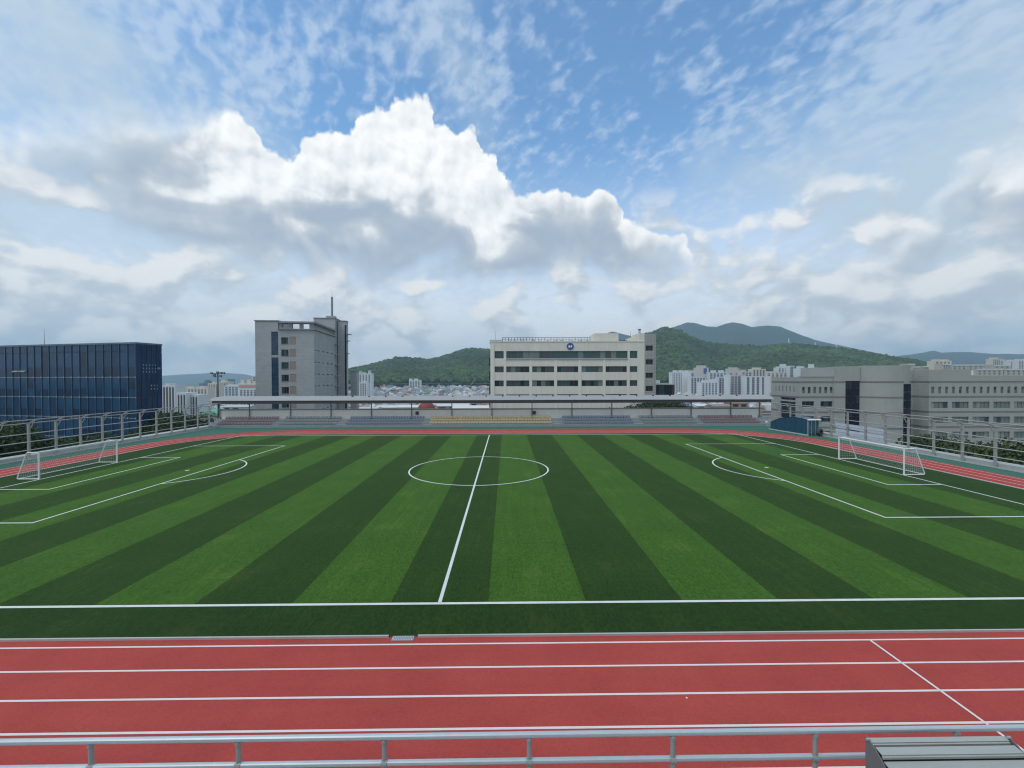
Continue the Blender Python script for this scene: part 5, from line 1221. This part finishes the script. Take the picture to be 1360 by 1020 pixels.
# ------------------------------------------------------------------ trees
def leaf_mat(name, a, c):
    m_ = bpy.data.materials.new(name); m_.use_nodes = True; N = Nodes(m_.node_tree); b = m_.node_tree.nodes['Principled BSDF']
    pos = N.new('ShaderNodeNewGeometry'); n = N.noise(pos.outputs['Position'], 1.3, 3.0, 0.6, flat=False)
    N.l.new(N.mix(N.add(N.mul(n, .6), N.mul(pos.outputs['Random Per Island'], .4)), (*a, 1), (*c, 1)), b.inputs['Base Color']); b.inputs['Roughness'].default_value = .7; b.inputs['Specular IOR Level'].default_value = .25
    return m_
LEAF_D = leaf_mat('leaf_dark', (0.022, 0.044, 0.018), (0.066, 0.105, 0.040)); LEAF_M = leaf_mat('leaf_mid', (0.030, 0.056, 0.022), (0.092, 0.130, 0.046))
BARK = mat('bark', (0.10, 0.075, 0.055), .9, [(4.0, .2)])
def crown_mesh(seed, H, W, nleaf, leaf, mt, lobes=9):
    r = np.random.default_rng(seed)
    c = np.stack([r.normal(0, W * .30, lobes), r.normal(0, W * .30, lobes), H * (.35 + .55 * r.random(lobes))], 1); s = W * (.20 + .16 * r.random(lobes))
    c[:, :2] *= (1.25 - c[:, 2:3] / H * .7)
    k = r.integers(0, lobes, nleaf); d = r.normal(size=(nleaf, 3)); d /= np.linalg.norm(d, axis=1)[:, None]
    P_ = c[k] + d * (s[k] * (.55 + .5 * r.random(nleaf)))[:, None] * np.array([1, 1, .85])
    a = r.normal(size=(nleaf, 3)); a /= np.linalg.norm(a, axis=1)[:, None]; b_ = np.cross(a, d + .4 * r.normal(size=(nleaf, 3))); b_ /= np.linalg.norm(b_, axis=1)[:, None]
    L = leaf * (.6 + .8 * r.random(nleaf))[:, None]
    V = np.stack([P_ - a * L, P_ + b_ * L * .55, P_ + a * L, P_ - b_ * L * .55], 1).reshape(-1, 3)
    me = bpy.data.meshes.new('crown'); nf = nleaf
    me.vertices.add(len(V)); me.vertices.foreach_set('co', V.reshape(-1).astype(np.float32)); me.loops.add(nf * 4); me.loops.foreach_set('vertex_index', np.arange(nf * 4, dtype=np.int32))
    me.polygons.add(nf); me.polygons.foreach_set('loop_start', np.arange(0, nf * 4, 4, dtype=np.int32)); me.update(calc_edges=True); me.materials.append(mt)
    tb = MB(); tb.tube((0, 0, 0), (0, 0, H * .45), .028 * H, 8, .017 * H)
    for q in range(lobes): tb.tube((0, 0, H * (.28 + .02 * q)), tuple(c[q]), .012 * H, 5, .004 * H)
    return me, tb.mesh('trunk', BARK)
variants = [crown_mesh(11 + k, H, W, n, lf, mt) for k, (H, W, n, lf, mt) in enumerate(((13, 9.5, 13000, .19, LEAF_D), (12, 8.5, 12000, .19, LEAF_M), (14, 9.0, 13000, .19, LEAF_D), (9, 7.5, 9000, .18, LEAF_M)))]
def tree(x, y, zb, v, sc, label, group):
    g = empty('broadleaf_tree', (x, y, zb), random.uniform(0, 6.28)); g.scale = (sc, sc, sc * random.uniform(.92, 1.08)); tag(g, label, 'tree', group)
    link('crown', variants[v][0], g); link('trunk', variants[v][1], g)
rt = random.Random(9)
L1_ = 'dark green tree in the thicket between the fence and the blue glass block'
for k in range(15):
    y = 46 + 2.7 * k + rt.uniform(-.8, .8); x = -60.5 - rt.uniform(0, 4.0) - k * .12
    tree(x, y, -11.6, rt.choice((0, 2, 1)), rt.uniform(.94, 1.06) * (1.04 - .024 * k), L1_, 'trees behind the fence by the glass block')
for k in range(9):
    y = 50 + 4.5 * k; x = -68 - rt.uniform(0, 5); tree(x, y, -11.6, rt.choice((0, 2)), rt.uniform(.86, .96) * (1.0 - .02 * k), L1_, 'trees behind the fence by the glass block')
for k, (px, py, Y) in enumerate(((222, 557, 96), (234, 563, 94), (245, 561, 98), (255, 553, 97), (206, 556, 100))):
    c = at(px, py, Y); tree(c.x, Y, c.z - (9.6 if k != 3 else 11.2), (0, 2, 0, 3, 1)[k], .8 if k != 3 else 1.25, 'small dark tree below the striped white towers' if k != 3 else 'round pale green tree below the striped white towers', 'trees below the striped towers' if k != 3 else None)
for k in range(11):
    y = 46 + 1.75 * k; x = 57.5 + rt.uniform(0, 3.5); tree(x, y, -11.8, rt.choice((1, 2, 1)), rt.uniform(.97, 1.06) * (1.06 - .02 * k), 'leafy tree behind the fence below the long school wing', 'trees behind the fence by the school')
for k, px in enumerate((831, 843, 858, 868, 878, 889, 900)):
    c = at(px, 536, 104); tree(c.x, 104 + rt.uniform(-1, 2), c.z - 13.2, rt.choice((0, 2)), 1.0, 'dark tree behind the stand wall at the foot of the cream building', 'trees at the foot of the cream building')

# ------------------------------------------------------------------ air
hz = bpy.data.materials.new('haze'); hz.use_nodes = True; hz.node_tree.nodes.clear(); N = Nodes(hz.node_tree)
out = N.new('ShaderNodeOutputMaterial'); pv = N.new('ShaderNodeVolumePrincipled'); pv.inputs['Color'].default_value = (0.58, 0.81, 1.0, 1); pv.inputs['Density'].default_value = 0.00014; pv.inputs['Anisotropy'].default_value = 0.2
N.l.new(pv.outputs[0], out.inputs['Volume'])
o = MB().box(-9000, 9000, -400, 9500, -110, 640).build('haze', hz); tag(o, 'thin blue summer haze over the town and hills', 'haze', kind='stuff')
